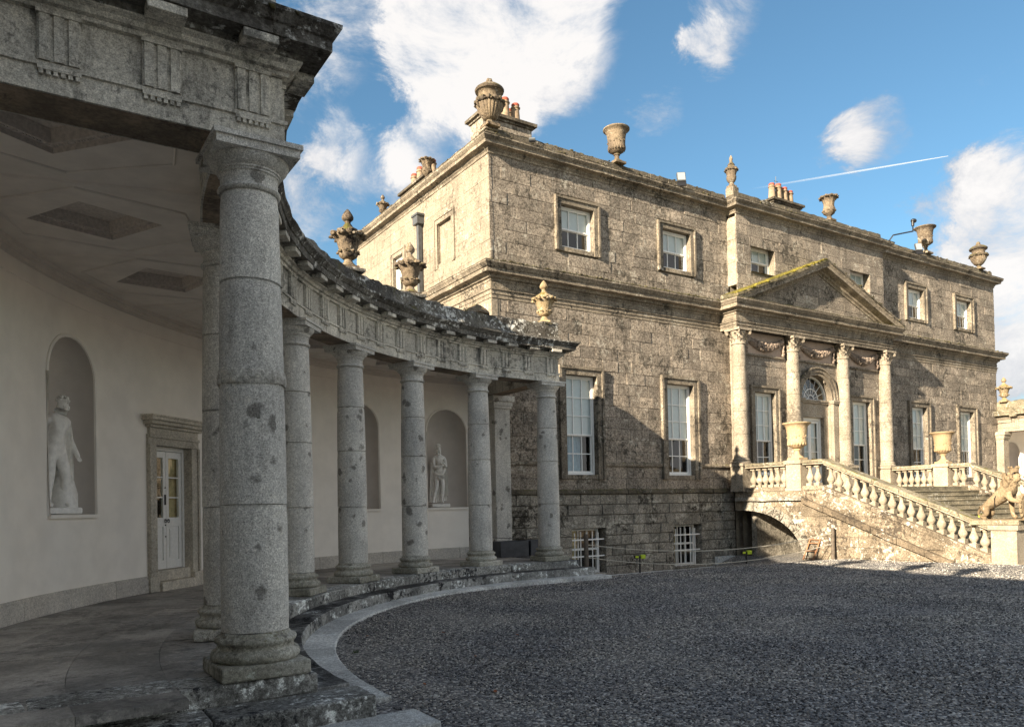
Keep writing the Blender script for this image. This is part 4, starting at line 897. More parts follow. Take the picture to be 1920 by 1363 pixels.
# windows ---------------------------------------------------------
def window(orient, plane, a, b, z0, z1, cols, rt, rb, zmid, sur=.22, proud=.10, depth=.16, low='room', blind=True, name='window', blank=False):
    T = (lambda u, d, z: (u, plane + d, z)) if orient == 'F' else (lambda u, d, z: (plane + d, u, z))
    def bx(mb, u0, u1, d0, d1, v0, v1): mb.hexa([T(u0, d0, v0), T(u1, d0, v0), T(u1, d1, v0), T(u0, d1, v0), T(u0, d0, v1), T(u1, d0, v1), T(u1, d1, v1), T(u0, d1, v1)])
    zb = z0 + (.0 if sur == 0 else .02)
    f = MB(); ia, ib, it = a + sur, b - sur, z1 - sur
    mat = 'trim' if orient == 'F' else 'side'
    if sur:
        o1 = sur * .34
        bx(f, a, a + o1, -proud, .1, z0 + .0, z1); bx(f, b - o1, b, -proud, .1, z0 + .0, z1); bx(f, a + o1, b - o1, -proud, .1, z1 - o1, z1)
        bx(f, a + o1, ia, -proud * .62, .1, z0, it + (sur - o1)); bx(f, ib, b - o1, -proud * .62, .1, z0, it + sur - o1); bx(f, ia, ib, -proud * .62, .1, it, z1 - o1)
        bx(f, ia - .04, ia, .1, .34, z0, it + .04); bx(f, ib, ib + .04, .1, .34, z0, it + .04); bx(f, ia, ib, .1, .34, it, it + .04)
    else:
        bx(f, a - .04, a, .03, .40, z0, z1 + .04); bx(f, b, b + .04, .03, .40, z0, z1 + .04); bx(f, a, b, .03, .40, z1, z1 + .04)
    w = f.build(name, mat, house, bevel=.006)
    if blank:
        g = MB(); bx(g, ia, ib, depth - .02, depth + .1, z0, it); g.build('blind_panel', 'side', w); return w
    sm = MB(); zs = z0 + .13 if sur else z0
    bx(sm, ia - (.04 if sur else 0), ib + (.04 if sur else 0), -.04, .34, z0, zs); sm.build('window_sill', mat, w, bevel=.008)
    # outer box frame
    s = MB(); e = .055; bx(s, ia, ia + e, depth - .03, depth + .1, zs, it); bx(s, ib - e, ib, depth - .03, depth + .1, zs, it); bx(s, ia + e, ib - e, depth - .03, depth + .1, it - e, it); bx(s, ia + e, ib - e, depth - .03, depth + .1, zs, zs + .07)
    ja, jb = ia + e, ib - e; t = .03
    for (v0, v1, dd) in ((zmid, it - e, depth), (zs + .07, zmid + .02, depth + .045)):
        bx(s, ja, ja + t, dd, dd + .04, v0, v1); bx(s, jb - t, jb, dd, dd + .04, v0, v1); bx(s, ja + t, jb - t, dd, dd + .04, v0, v0 + .045); bx(s, ja + t, jb - t, dd, dd + .04, v1 - .035, v1)
    s.build('sash_frame', 'white', w)
    for (v0, v1, dd, rows) in ((zmid + .045, it - e - .035, depth, rt), (zs + .115, zmid - .015, depth + .045, rb)):
        pu = (jb - ja - 2 * t) / cols; pv = (v1 - v0) / rows; g = MB(); bw = .014
        for i in range(1, cols): bx(g, ja + t + pu * i - bw, ja + t + pu * i + bw, dd + .005, dd + .035, v0, v1)
        for j in range(1, rows):
            for i in range(cols): bx(g, ja + t + pu * i + (bw if i else 0), ja + t + pu * (i + 1) - (bw if i < cols - 1 else 0), dd + .006, dd + .034, v0 + pv * j - bw, v0 + pv * j + bw)
        g.build('glazing_bars', 'white', w)
        for i in range(cols):
            for j in range(rows):
                p_ = MB(); tl = rd.uniform(-.004, .004); p_.add([T(ja + t + pu * i, dd + .02 + tl, v0 + pv * j), T(ja + t + pu * (i + 1), dd + .02 - tl, v0 + pv * j), T(ja + t + pu * (i + 1), dd + .02 - tl, v0 + pv * (j + 1)), T(ja + t + pu * i, dd + .02 + tl, v0 + pv * (j + 1)),
                        T(ja + t + pu * i, dd + .024 + tl, v0 + pv * j), T(ja + t + pu * (i + 1), dd + .024 - tl, v0 + pv * j), T(ja + t + pu * (i + 1), dd + .024 - tl, v0 + pv * (j + 1)), T(ja + t + pu * i, dd + .024 + tl, v0 + pv * (j + 1))],
                        [(0,3,2,1),(4,5,6,7),(0,1,5,4),(1,2,6,5),(2,3,7,6),(3,0,4,7)]); p_.build('pane', 'glass', w)
    if blind:
        g = MB(); bx(g, ja, jb, depth + .055, depth + .062, zmid - .01, it - .05); g.build('blind', 'blind', w)
    if low == 'curtain':
        g = MB(); n = 14; V = []
        for i in range(n + 1): u = ja + (jb - ja) * .68 * i / n; V += [T(u, depth + .16 + .03 * (i % 2), zs), T(u, depth + .16 + .03 * (i % 2), zmid)]
        g.add(V, [(2 * i, 2 * i + 2, 2 * i + 3, 2 * i + 1) for i in range(n)]); g.build('curtain', 'curtain', w)
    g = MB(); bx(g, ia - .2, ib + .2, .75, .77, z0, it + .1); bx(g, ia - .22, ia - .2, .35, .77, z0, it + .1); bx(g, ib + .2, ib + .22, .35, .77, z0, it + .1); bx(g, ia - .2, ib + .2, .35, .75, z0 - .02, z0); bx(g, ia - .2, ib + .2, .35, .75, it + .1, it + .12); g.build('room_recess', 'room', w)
    return w
for k, (a, b) in enumerate(Lw + Rw):
    window('F', FY, a, b, *UZ, 3, 1, 1, 9.68, low='room')
    window('F', FY, a, b, *LZ, 3, 3, 2, 3.70, sur=.25, proud=.11, low='curtain' if k in (0, 3) else 'room')
window('F', BY, 10.55, 11.80, 9.42, 10.36, 3, 1, 1, 9.86, sur=0, depth=.30); window('F', BY, 16.12, 17.36, 9.42, 10.36, 3, 1, 1, 9.86, sur=0, depth=.30)
window('F', BY, 10.30, 11.80, 2.42, 5.58, 3, 3, 2, 3.72, sur=.23); window('F', BY, 15.72, 17.32, 2.42, 5.58, 3, 3, 2, 3.72, sur=.23)
window('W', HX0, *side_open[0], sur=.2, proud=.06, depth=.1, cols=1, rt=1, rb=1, zmid=9, blank=True)
window('W', HX0, *side_open[1], sur=.2, proud=.06, depth=.12, cols=2, rt=1, rb=1, zmid=9.45)
# basement windows with iron bars
for (a, b, z0, z1) in base_open:
    f = MB(); f.box(a - .04, a, FY + .02, FY + .4, z0, z1); f.box(b, b + .04, FY + .02, FY + .4, z0, z1); f.box(a - .04, b + .04, FY + .02, FY + .4, z1, z1 + .05); f.box(a - .04, b + .04, FY - .03, FY + .4, z0 - .08, z0)
    w = f.build('basement_window', 'basement', house, bevel=.01)
    s = MB(); e = .06; s.box(a, a + e, FY + .2, FY + .28, z0, z1); s.box(b - e - .1, b - .1, FY + .2, FY + .28, z0, z1); s.box(a + e, b - e - .1, FY + .2, FY + .28, z1 - e, z1); s.box(a + e, b - e - .1, FY + .2, FY + .28, z0, z0 + .08)
    zm = (z0 + z1) / 2 + .05; s.box(a + e, b - e - .1, FY + .2, FY + .28, zm - .03, zm + .03)
    for k in (1, 2): x = a + e + (b - a - 2 * e - .1) * k / 3; s.box(x - .014, x + .014, FY + .215, FY + .26, z0 + .08, zm - .03); s.box(x - .014, x + .014, FY + .215, FY + .26, zm + .03, z1 - e)
    s.build('sash_frame', 'white', w)
    for zz in ((z0 + .08, zm - .03), (zm + .03, z1 - e)):
        for k in range(3):
            x0 = a + e + (b - a - 2 * e - .1) * k / 3; p_ = MB(); p_.box(x0 + (.014 if k else 0), x0 + (b - a - 2 * e - .1) / 3 - .014, FY + .235, FY + .24, *zz); p_.build('pane', 'glass', w)
    for k in range(5):
        x = a + .14 + (b - a - .36) * k / 4; g = MB(); g.tube([(x, FY + .05, z0 - .02), (x, FY + .05, z1 - .15 + .04 * (k % 2))], .016, 8); g.ball((x, FY + .05, z1 - .14 + .04 * (k % 2)), .022); g.build('iron_bar', 'white', w, smooth=40)
    g = MB(); g.box(a - .02, b + .08, FY + .04, FY + .06, z1 - .34, z1 - .30); g.box(a - .0, b + .0, FY + .04, FY + .06, z0 + .48, z0 + .52); g.build('cross_bar', 'white', w)
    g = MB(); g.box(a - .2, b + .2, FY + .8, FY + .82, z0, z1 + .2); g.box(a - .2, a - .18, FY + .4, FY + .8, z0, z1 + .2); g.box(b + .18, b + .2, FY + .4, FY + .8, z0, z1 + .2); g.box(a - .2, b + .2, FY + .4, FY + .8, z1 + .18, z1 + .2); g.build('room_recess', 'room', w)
    g = MB(); g.box(a + .0, a + .55, FY + .5, FY + .52, z0, z1); g.build('interior_wall_patch', 'reflectroomgold', w)
    # lintel voussoirs
    for k in range(5):
        x0 = a - .25 + (b - a + .5) * k / 5; x1 = a - .25 + (b - a + .5) * (k + 1) / 5; t0 = (k - 2.5) * .06; t1 = (k - 1.5) * .06; g = MB()
        g.hexa([(x0 + .006, FY - .055, z1 + .01), (x1 - .006, FY - .055, z1 + .01), (x1 - .006, FY, z1 + .01), (x0 + .006, FY, z1 + .01), (x0 + t0 + .006, FY - .055, z1 + .36), (x1 + t1 - .006, FY - .055, z1 + .36), (x1 + t1 - .006, FY, z1 + .36), (x0 + t0 + .006, FY, z1 + .36)]); jitterize(g, .008, 7).build('lintel_stone', 'basement', house)
# main doorway with fanlight
dc, rz = 13.86, 5.28
f = MB()
def ringarc(mb, r0, r1, y0, y1, n=24, c=(dc, rz)):
    V = []
    for i in range(n + 1):
        a = PI * i / n; V += [(c[0] + r * math.cos(a), y, c[1] + r * math.sin(a)) for r, y in ((r0, y0), (r1, y0), (r1, y1), (r0, y1))]
    mb.add(V, [(i * 4 + k, i * 4 + (k + 1) % 4, (i + 1) * 4 + (k + 1) % 4, (i + 1) * 4 + k) for i in range(n) for k in range(4)] + [(3, 2, 1, 0), tuple(n * 4 + k for k in range(4))])
ringarc(f, .87, .98, BY - .06, BY + .35); ringarc(f, .98, 1.10, BY - .10, BY + .1); ringarc(f, 1.10, 1.16, BY - .14, BY + .1)
arch = f.build('door_arch', 'trim', house, smooth=30)
f = MB()
for s in (-1, 1):
    a, b = sorted((dc + s * .87, dc + s * 1.14)); f.box(a, b, BY - .10, BY + .35, 2.12, rz - .12); f.box(a - .04, b + .04, BY - .15, BY + .35, rz - .12, rz - .06); f.box(a - .06, b + .06, BY - .17, BY + .35, rz - .06, rz)
    a, b = sorted((dc + s * .62, dc + s * .87)); f.box(a, b, BY + .14, BY + .5, 2.12, rz - .12)
f.box(dc - .62, dc + .62, BY + .14, BY + .5, 4.66, 5.16); f.box(dc - .87, dc + .87, BY + .08, BY + .5, 5.16, 5.22); f.box(dc - .87, dc + .87, BY + .05, BY + .5, 5.22, rz)
f.build('door_pilasters', 'column', house, bevel=.008)
f = MB(); ringarc(f, .81, .87, BY + .2, BY + .28); ringarc(f, .40, .425, BY + .21, BY + .25, 18); ringarc(f, .17, .195, BY + .21, BY + .25, 12); f.box(dc - .87, dc + .87, BY + .2, BY + .28, rz, rz + .04)
for i in range(1, 8):
    a = PI * i / 8; f.tube([(dc + .18 * math.cos(a), BY + .23, rz + .18 * math.sin(a)), (dc + .82 * math.cos(a), BY + .23, rz + .82 * math.sin(a))], .011, 6)
fan = f.build('fanlight', 'white', house, smooth=30)
for i in range(8):
    a0, a1 = PI * i / 8, PI * (i + 1) / 8; g = MB(); V = [(dc + r * math.cos(a), BY + .235, rz + .03 + r * math.sin(a)) for r, a in ((.0, a0), (.81, a0), (.81, (a0 + a1) / 2), (.81, a1))]
    g.add(V + [(x, y + .004, z) for x, y, z in V], [(0, 1, 2, 3), (7, 6, 5, 4)]); g.build('pane', 'glass', fan)
f = MB(); f.box(dc - .62, dc - .52, BY + .28, BY + .36, 2.12, 4.66); f.box(dc + .52, dc + .62, BY + .28, BY + .36, 2.12, 4.66); f.box(dc - .52, dc + .52, BY + .28, BY + .36, 4.56, 4.66); f.build('door_frame', 'white', house)
for s in (-1, 1):
    a, b = (dc + .005, dc + .515) if s > 0 else (dc - .515, dc - .005); f = MB(); y0, y1 = BY + .31, BY + .35
    f.box(a, a + .07, y0, y1, 2.13, 4.55); f.box(b - .07, b, y0, y1, 2.13, 4.55); f.box(a + .07, b - .07, y0, y1, 2.13, 2.9); f.box(a + .07, b - .07, y0, y1, 4.47, 4.55)
    for z_ in (3.43, 3.95): f.box(a + .07, b - .07, y0, y1, z_ - .015, z_ + .015)
    d_ = f.build('door', 'white', house, bevel=.004)
    for z0, z1 in ((2.9, 3.415), (3.445, 3.935), (3.965, 4.47)): g = MB(); g.box(a + .07, b - .07, BY + .33, BY + .335, z0, z1); g.build('pane', 'glass', d_)
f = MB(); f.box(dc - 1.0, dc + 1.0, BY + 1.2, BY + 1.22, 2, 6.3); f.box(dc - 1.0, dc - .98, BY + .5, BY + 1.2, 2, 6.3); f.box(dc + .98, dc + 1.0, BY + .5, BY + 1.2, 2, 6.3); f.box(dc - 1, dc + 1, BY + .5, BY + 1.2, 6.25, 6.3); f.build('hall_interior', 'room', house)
f = MB(); f.box(dc - .5, dc + .5, BY + .42, BY + .43, 3.2, 4.5); f.build('door_blind', 'blind', house)

# portico columns, capitals, festoons -------------------------------
def acanthus(mb, cx, cy, z0, h, r0, r1, n, phase=0):
    for i in range(n):
        a = 2 * PI * i / n + phase; P = []
        for t in (0, .35, .7, .9, 1.0): P.append((r0 + (r1 - r0) * t ** 2.2, z0 + h * (t if t < .95 else .86)))
        V = []
        for (r, z), w in zip(P, (.035, .045, .05, .035, .015)):
            for s in (-1, 1): aa = a + s * w / max(r, .05); V.append((cx + r * math.cos(aa), cy + r * math.sin(aa), z))
            V.append((cx + (r - .02) * math.cos(a), cy + (r - .02) * math.sin(a), z))
        F = []
        for k in range(4): o = k * 3; F += [(o, o + 1, o + 4, o + 3), (o + 1, o + 2, o + 5, o + 4), (o + 2, o, o + 3, o + 5)]
        mb.add(V, F)
CY = 11.02
for k, xc in enumerate((9.68, 12.43, 15.28, 17.95)):
    c = empty('portico_column', (xc, CY, 2.1), parent=house)
    f = MB(); f.box(xc - .30, xc + .30, CY - .30, CY + .2, 2.0, 2.82); f.box(xc - .34, xc + .34, CY - .34, CY + .2, 2.82, 2.92); f.box(xc - .33, xc + .33, CY - .33, CY + .2, 2.0, 2.14); f.build('pedestal', 'column', c, bevel=.01)
    MB().lathe([(0, 2.92), (.30, 2.92), (.32, 2.95), (.30, 2.985), (.275, 2.99), (.27, 3.02), (.285, 3.03), (.285, 3.05), (.26, 3.07), (.25, 3.09), (0, 3.09)], 28, (xc, CY, 0), cap=False).build('base', 'column', c, smooth=40)
    zs = [3.09, 3.86, 4.62, 5.35, 6.1, 6.82]
    for a, b in zip(zs[:-1], zs[1:]):
        n = 5; P = []
        for i in range(n + 1):
            z_ = a + .004 + (b - a - .008) * i / n; r = .25 - .035 * max(0, ((z_ - 3.09) / 3.75 - .25) / .75) ** 1.5; P.append((r - (.006 if i in (0, n) else 0), z_))
        jitterize(MB().lathe([(0, P[0][1])] + P + [(0, P[-1][1])], 28, (xc, CY, 0), cap=False), .005, 6).build('drum', 'column', c, smooth=40)
    f = MB(); f.lathe([(0, 6.82), (.235, 6.82), (.245, 6.845), (.235, 6.87), (.205, 6.875), (.2, 7.0), (.215, 7.15), (.26, 7.25), (0, 7.25)], 24, (xc, CY, 0), cap=False)
    acanthus(f, xc, CY, 6.87, .20, .22, .345, 8); acanthus(f, xc, CY, 6.99, .21, .225, .375, 8, PI / 8)
    for s in range(4):
        a = PI / 4 + s * PI / 2; vx, vy = xc + .36 * math.cos(a), CY + .36 * math.sin(a)
        f.tube([(vx + .045 * math.cos(q) * math.cos(a), vy + .045 * math.cos(q) * math.sin(a), 7.21 + .045 * math.sin(q)) for q in [i * PI / 4 for i in range(8)]], .03, 6, closed=True); f.ball((vx, vy, 7.21), .03, 6, 4)
    V = []
    for z_ in (7.27, 7.34):
        for i in range(16):
            a = 2 * PI * i / 16; sq = .36 / max(abs(math.cos(a)), abs(math.sin(a))); r = min(sq, .44) if i % 4 == 2 else .29 + .03 * abs(math.sin(2 * a)); V.append((xc + r * math.cos(a), CY + r * math.sin(a), z_))
    f.add(V, [(i, (i + 1) % 16, 16 + (i + 1) % 16, 16 + i) for i in range(16)] + [tuple(range(16)), tuple(range(16, 32))]); f.build('capital', 'column', c, smooth=35)
    for j in range(0): pass
for (a, b) in ((10.02, 12.1), (12.76, 14.95), (15.6, 17.65)):
    f = MB(); f.box(a, b, BY - .03, BY + .02, 6.62, 7.33); f.build('festoon_panel', 'panel', house)
    f = MB(); f.box(a, b, BY - .07, BY + .02, 6.56, 6.62); f.build('string_moulding', 'trim', house)
    f = MB(); n = 34; dr_ = random.Random(int(a * 10))
    for i in range(n):
        t = i / (n - 1); x = a + .12 + (b - a - .24) * t; z_ = 7.14 - .26 * math.sin(PI * t); R0 = .05 + .085 * math.sin(PI * t)
        for q in range(9): an = dr_.uniform(0, 6.28); f.ball((x + dr_.uniform(-.03, .03), BY - .05 - R0 * abs(math.sin(an)) * .8, z_ + R0 * math.cos(an)), dr_.uniform(.028, .055), 6, 4, (1, 1, 1), .25)
    for x in (a + .1, b - .1):
        for q in range(14): f.ball((x + dr_.uniform(-.04, .04), BY - .06 - dr_.uniform(0, .04), 7.2 - .04 * q), dr_.uniform(.03, .06), 6, 4, (1, 1, 1), .25)
    f.build('festoon', 'carved', house, fix=False)

x = 1.4; re = random.Random(14)
while x < 9.3:
    l = re.uniform(.7, 1.2); z_ = gz(x + .5, 11.2); f = MB(); f.box(x + .005, x + l - .005, 11.28, 11.42, z_ - .3, z_ + .045 + re.uniform(-.006, .006)); jitterize(f, .01, 6).build('edging_stone', 'kerb', house, bevel=.01); x += l
# chimneys (parts of the house) --------------------------------------
def chimney(x0, x1, y0, y1, z0, z1, pots):
    c = empty('chimney', ((x0 + x1) / 2, (y0 + y1) / 2, z0), parent=house)
    n = max(2, int((z1 - z0) / .35)); h = (z1 - z0) / n
    for i in range(n):
        f = MB(); m_ = (x0 + x1) / 2 + (.2 if i % 2 else -.2); f.box(x0, m_ - .005, y0, y1, z0 + i * h, z0 + (i + 1) * h - .008); f.box(m_ + .005, x1, y0, y1, z0 + i * h, z0 + (i + 1) * h - .008); f.build('stack_course', 'ashlar', c)
    f = MB(); f.box(x0 - .05, x1 + .05, y0 - .05, y1 + .05, z1, z1 + .07); f.box(x0 - .13, x1 + .13, y0 - .13, y1 + .13, z1 + .07, z1 + .16)
    f.add([(x0 - .13, y0 - .13, z1 + .16), (x1 + .13, y0 - .13, z1 + .16), (x1 + .13, y1 + .13, z1 + .16), (x0 - .13, y1 + .13, z1 + .16), (x0 + .1, y0 + .1, z1 + .26), (x1 - .1, y0 + .1, z1 + .26), (x1 - .1, y1 - .1, z1 + .26), (x0 + .1, y1 - .1, z1 + .26)], [(0, 1, 5, 4), (1, 2, 6, 5), (2, 3, 7, 6), (3, 0, 4, 7), (4, 5, 6, 7)]); jitterize(f, .01, 5).build('chimney_cap', 'corntop', c)
    for (x, y, hh) in pots:
        zb = z1 + .2; f = MB(); f.lathe([(0, 0), (.15, 0), (.14, .05), (.115, hh * .72), (.14, hh * .74), (.15, hh * .78), (.12, hh * .80), (.11, hh * .86), (0, hh * .86)], 16, (x, y, zb), cap=False); f.build('chimney_pot', 'pot', c, smooth=35)
        f = MB(); f.lathe([(0, hh * .86), (.118, hh * .86), (.125, hh * .95), (.10, hh), (0, hh - .02)], 16, (x, y, zb), cap=False); f.build('pot_rim', 'potred', c, smooth=35)
chimney(1.05, 2.75, 12.7, 13.4, 11.9, 12.92, [(1.95, 12.9, .65), (2.35, 12.95, .6), (2.3, 13.25, .55)])
chimney(15.2, 16.9, 13.8, 14.5, 12.4, 13.6, [(15.35, 13.98, .62), (15.75, 13.98, .68), (16.15, 14.0, .62), (16.5, 14.0, .55)])
chimney(1.4, 2.1, 16.9, 18.9, 11.9, 12.75, [(1.75, 18.6, .62), (1.75, 18.15, .7), (1.75, 17.2, .6), (1.7, 17.6, .6)])
# drainpipe on the side wall
f = MB(); f.box(.32, .46, 15.52, 15.66, 5.2, 10.55); pipe = f.build('drainpipe', 'lead', house, bevel=.01)
f = MB(); f.box(.24, .49, 15.42, 15.76, 10.55, 10.85); f.box(.21, .49, 15.38, 15.80, 10.80, 10.87); f.build('rainwater_hopper', 'lead', pipe, bevel=.01)
f = MB(); f.box(HX0 + .12, HX0 + .2, FY - .02, FY, 9, 9) if False else f.tube([(.3, FY + .05, 11.5), (.47, FY - .03, 11.2), (.47, FY - .04, 8.4), (.12, FY - .38, 8.15), (.46, FY - .07, 7.75), (.46, FY - .07, 6.6)], .006, 6); f.build('wall_cable', 'coping', house)

# ================================================================ entrance staircase
SX, SXR = 9.45, 18.15
st = empty('entrance_staircase', (13.8, 7, 0), 'wide stone entrance staircase with balustrades rising to the portico', 'staircase')
LZt = 2.08; YL, YE = 7.9, 3.25     # landing edge and foot
for side, (xo, xi) in enumerate(((SX, SX + .45), (SXR, SXR - .45))):
    a, b = min(xo, xi), max(xo, xi); out_s = -1 if side == 0 else 1
    # wall below the balustrade: core polygon with half arch opening under the landing
    zt = lambda y: LZt if y >= YL else LZt - (YL - y) * (LZt - .22) / (YL - YE)
    f = MB(); ys = [BY + .0 - .0] + [10.75 - 2.2 * (1 - math.cos(PI / 2 * i / 12)) if False else 10.75 - 2.2 * math.sin(PI / 2 * i / 12) for i in range(13)]; ys = [11.1] + ys[0:]
    arc_z = lambda y: -.08 + 1.47 * math.sqrt(max(0, 1 - ((10.75 - y) / 2.2) ** 2)) if y < 10.75 else 1.39
    for y0, y1 in zip(ys[:-1], ys[1:]):
        f.hexa([(a, y1, arc_z(y1)), (b, y1, arc_z(y1)), (b, y0, arc_z(y0)), (a, y0, arc_z(y0)), (a, y1, LZt - .02), (b, y1, LZt - .02), (b, y0, LZt - .02), (a, y0, LZt - .02)])
    yy = [8.55, YL, 7, 6, 5, 4, YE]
    for y0, y1 in zip(yy[:-1], yy[1:]): f.hexa([(a, y1, -.6), (b, y1, -.6), (b, y0, -.6), (a, y0, -.6), (a, y1, zt(y1) - .02), (b, y1, zt(y1) - .02), (b, y0, zt(y0) - .02), (a, y0, zt(y0) - .02)])
    f.build('stair_wall', 'stairwall', st)
    # facing stones
    rs = random.Random(31 + side); cs = courses(2.7, 11.1, -.55, 2.08, .30, .35, .8, [], rs)
    for (u, v, du, dv) in cs:
        y0, y1, z0, z1 = u - du / 2 + .005, u + du / 2 - .005, v - dv / 2 + .004, v + dv / 2 - .004
        zlim = lambda y: (LZt - .35 if y >= YL + .5 else max(-.5, 1.72 - (8.45 - y) * .393))
        if z0 > zlim(y0) - .02 and z0 > zlim(y1) - .02: continue
        if y1 > 8.55 and v < arc_z(u) + .12 and u < 10.8: continue
        if u >= 10.8 and v < 1.4: continue
        ct, cb = min(z1, max(z0 + .002, zlim(y0))), min(z1, max(z0 + .002, zlim(y1))); p = .03 + rs.uniform(-.008, .012)
        if y1 < 3.3: continue
        x0, x1 = (xo - p, xo + .02) if side == 0 else (xo - .02, xo + p)
        f = MB(); f.hexa([(x0, y0, z0), (x1, y0, z0), (x1, y1, z0), (x0, y1, z0), (x0, y0, ct), (x1, y0, ct), (x1, y1, cb), (x0, y1, cb)]); jitterize(f, .008, 8).build('facing_stone', 'stairwall', st)
    # arch voussoirs
    if side == 0:
        for i in range(9):
            t0, t1 = PI / 2 * i / 9, PI / 2 * (i + 1) / 9; f = MB(); V = []
            for q in range(4):
                t = t0 + (t1 - t0) * (.03 + .94 * q / 3); y, z_ = 10.75 - 2.2 * math.sin(t), -.08 + 1.47 * math.cos(t); ny, nz_ = -math.sin(t), math.cos(t) * 1.3; l = math.hypot(ny, nz_); ny /= l; nz_ /= l
                V += [(xo - .045, y, z_), (xo + .3, y, z_), (xo + .3, y + ny * .3, z_ + nz_ * .3), (xo - .045, y + ny * .3, z_ + nz_ * .3)]
            f.add(V, [(q * 4 + k, q * 4 + (k + 1) % 4, (q + 1) * 4 + (k + 1) % 4, (q + 1) * 4 + k) for q in range(3) for k in range(4)] + [(3, 2, 1, 0), (12, 13, 14, 15)]); f.build('arch_stone', 'basement', st)
    # sloping plinth ledge
    o = out_s
    def slab(nm, pts, x0, x1, th, mat, jit=.012, pieces=8, bevel=.01):
        (ya, za), (yb, zb) = pts; r_ = random.Random(int(ya * 7 + side))
        for i in range(pieces):
            t0, t1 = i / pieces + .0015, (i + 1) / pieces - .0015; V = []; n = 3; dj = r_.uniform(-.006, .006)
            for q in range(n + 1):
                t = t0 + (t1 - t0) * q / n; y, z_ = ya + (yb - ya) * t, za + (zb - za) * t + dj; V += [(x0, y, z_), (x1, y, z_), (x1, y, z_ + th), (x0, y, z_ + th)]
            f = MB(); f.add(V, [(q * 4 + k, q * 4 + (k + 1) % 4, (q + 1) * 4 + (k + 1) % 4, (q + 1) * 4 + k) for q in range(n) for k in range(4)] + [(3, 2, 1, 0), tuple(n * 4 + k for k in range(4))]); jitterize(f, jit, 6).build(nm, mat, st, bevel=bevel, smooth=40)
    xa, xb = (xo - .15, xo + .05) if side == 0 else (xo - .05, xo + .15)
    slab('wall_ledge', ((8.5, 1.60), (4.1, -.12)), xa, xb, .17, 'ledge', .016, 6); slab('wall_ledge', ((11.0, 1.68), (8.5, 1.68)), xa, xb, .13, 'basement' , .015, 3)
    # base rail and hand rail
    xa, xb = a + .06, b - .06
    slab('base_rail', ((10.72, LZt - .10), (9.16, LZt - .10)), a - .03, b + .03, .13, 'stairwall', .012, 2)
    slab('base_rail', ((8.56, LZt - .10), (YL, LZt - .10)), a - .03, b + .03, .13, 'stairwall', .012, 1)
    slab('base_rail', ((YL, LZt - .10), (YE, .10)), a - .03, b + .03, .13, 'stairwall', .018, 6)
    slab('hand_rail', ((10.72, 2.74), (9.16, 2.74)), a + .04, b - .04, .05, 'baluster', .002, 1); slab('hand_rail', ((10.72, 2.79), (9.16, 2.79)), a + .0, b - .0, .09, 'coping', .006, 2)
    slab('hand_rail', ((8.56, 2.74), (YL - .05, 2.74)), a + .04, b - .04, .05, 'baluster', .002, 1); slab('hand_rail', ((8.56, 2.79), (YL - .05, 2.79)), a + .0, b - .0, .09, 'coping', .006, 1)
    slab('hand_rail', ((YL - .05, 2.70), (YE, .82)), a + .04, b - .04, .05, 'baluster', .002, 3); slab('hand_rail', ((YL - .05, 2.75), (YE, .87)), a + .0, b - .0, .10, 'coping', .010, 6)
    # pedestal and pier
    f = MB(); yc = 8.86; f.box(a - .03, b + .03, 8.57, 9.15, LZt - .12, 2.06); f.box(a + .0, b - .0, 8.60, 9.12, 2.06, 2.78); f.box(a - .05, b + .05, 8.55, 9.17, 2.78, 2.90); f.build('urn_pedestal', 'baluster', st, bevel=.012)
    f = MB(); f.box(a - .02, b + .12 if side == 0 else b + .02, 2.67, 3.25, -.1, .86) if side == 0 else f.box(a - .12, b + .02, 2.67, 3.25, -.1, .86)
    f.box(a - .07, b + .17, 2.62, 3.30, .86, .98); f.box(a - .06, b + .16, 2.63, 3.29, -.15, .07); f.build('end_pier', 'baluster', st, bevel=.012)
    jitterize(MB().box(a - .02, b + .1, 2.62, 3.75, .98, 1.10), .01).build('pier_block', 'coping', st, bevel=.02)
# balusters
def baluster_mb(h):
    mb = MB(); k = h / .60
    P = [(.0, .07), (.055, .07), (.06, .085), (.045, .10), (.05, .12), (.085, .17), (.098, .22), (.09, .27), (.06, .34), (.042, .40), (.038, .46), (.045, .49), (.055, .50), (.045, .515), (.048, .53), (0, .53)]
    mb.lathe([(r * 1.15, z * k) for r, z in P], 16, cap=False); mb.box(-.088, .088, -.088, .088, 0, .075 * k); mb.box(-.078, .078, -.078, .078, .53 * k, .60 * k); return mb
bal = {}
def put_bal(x, y, z0, z1, slope):
    key = (round(z1 - z0, 2), round(slope, 2))
    if key not in bal:
        mb = baluster_mb(key[0] - .0)
        if slope:      # stair balusters have sheared plinth and cap
            V = []
            for (xx, yy, zz) in mb.v:
                t = zz / key[0]; w = 1 if (t < .06 or t > .94) else 0
                V.append((xx, yy, zz + yy * slope * w))
            mb.v = V
        o = mb.build('baluster', 'baluster', st, smooth=40, shift=False); bal[key] = o; 
    else:
        o = bal[key].copy(); col.objects.link(o); o.parent = st
    o.location = Vector((x, y, z0)) - ORG[st.name]; q_ = random.uniform(.95, 1.05); o.scale = (q_, q_, 1)
for xc in (SX + .225, SXR - .225):
    for i in range(6): put_bal(xc, 10.52 - .235 * i, LZt + .03, 2.74, 0)
    for y in (8.42, 8.16): put_bal(xc, y, LZt + .03, 2.74, 0)
    for i in range(17):
        y = 7.72 - .264 * i
        if y < 3.4: break
        zb = LZt + .03 - (YL - y) * (LZt - .10 - .10) / (YL - YE) * 1.0; zt_ = 2.70 - (YL - .05 - y) * (2.70 - .82) / (YL - .05 - YE); put_bal(xc, y, zb - .0, zt_ + .0, .40)
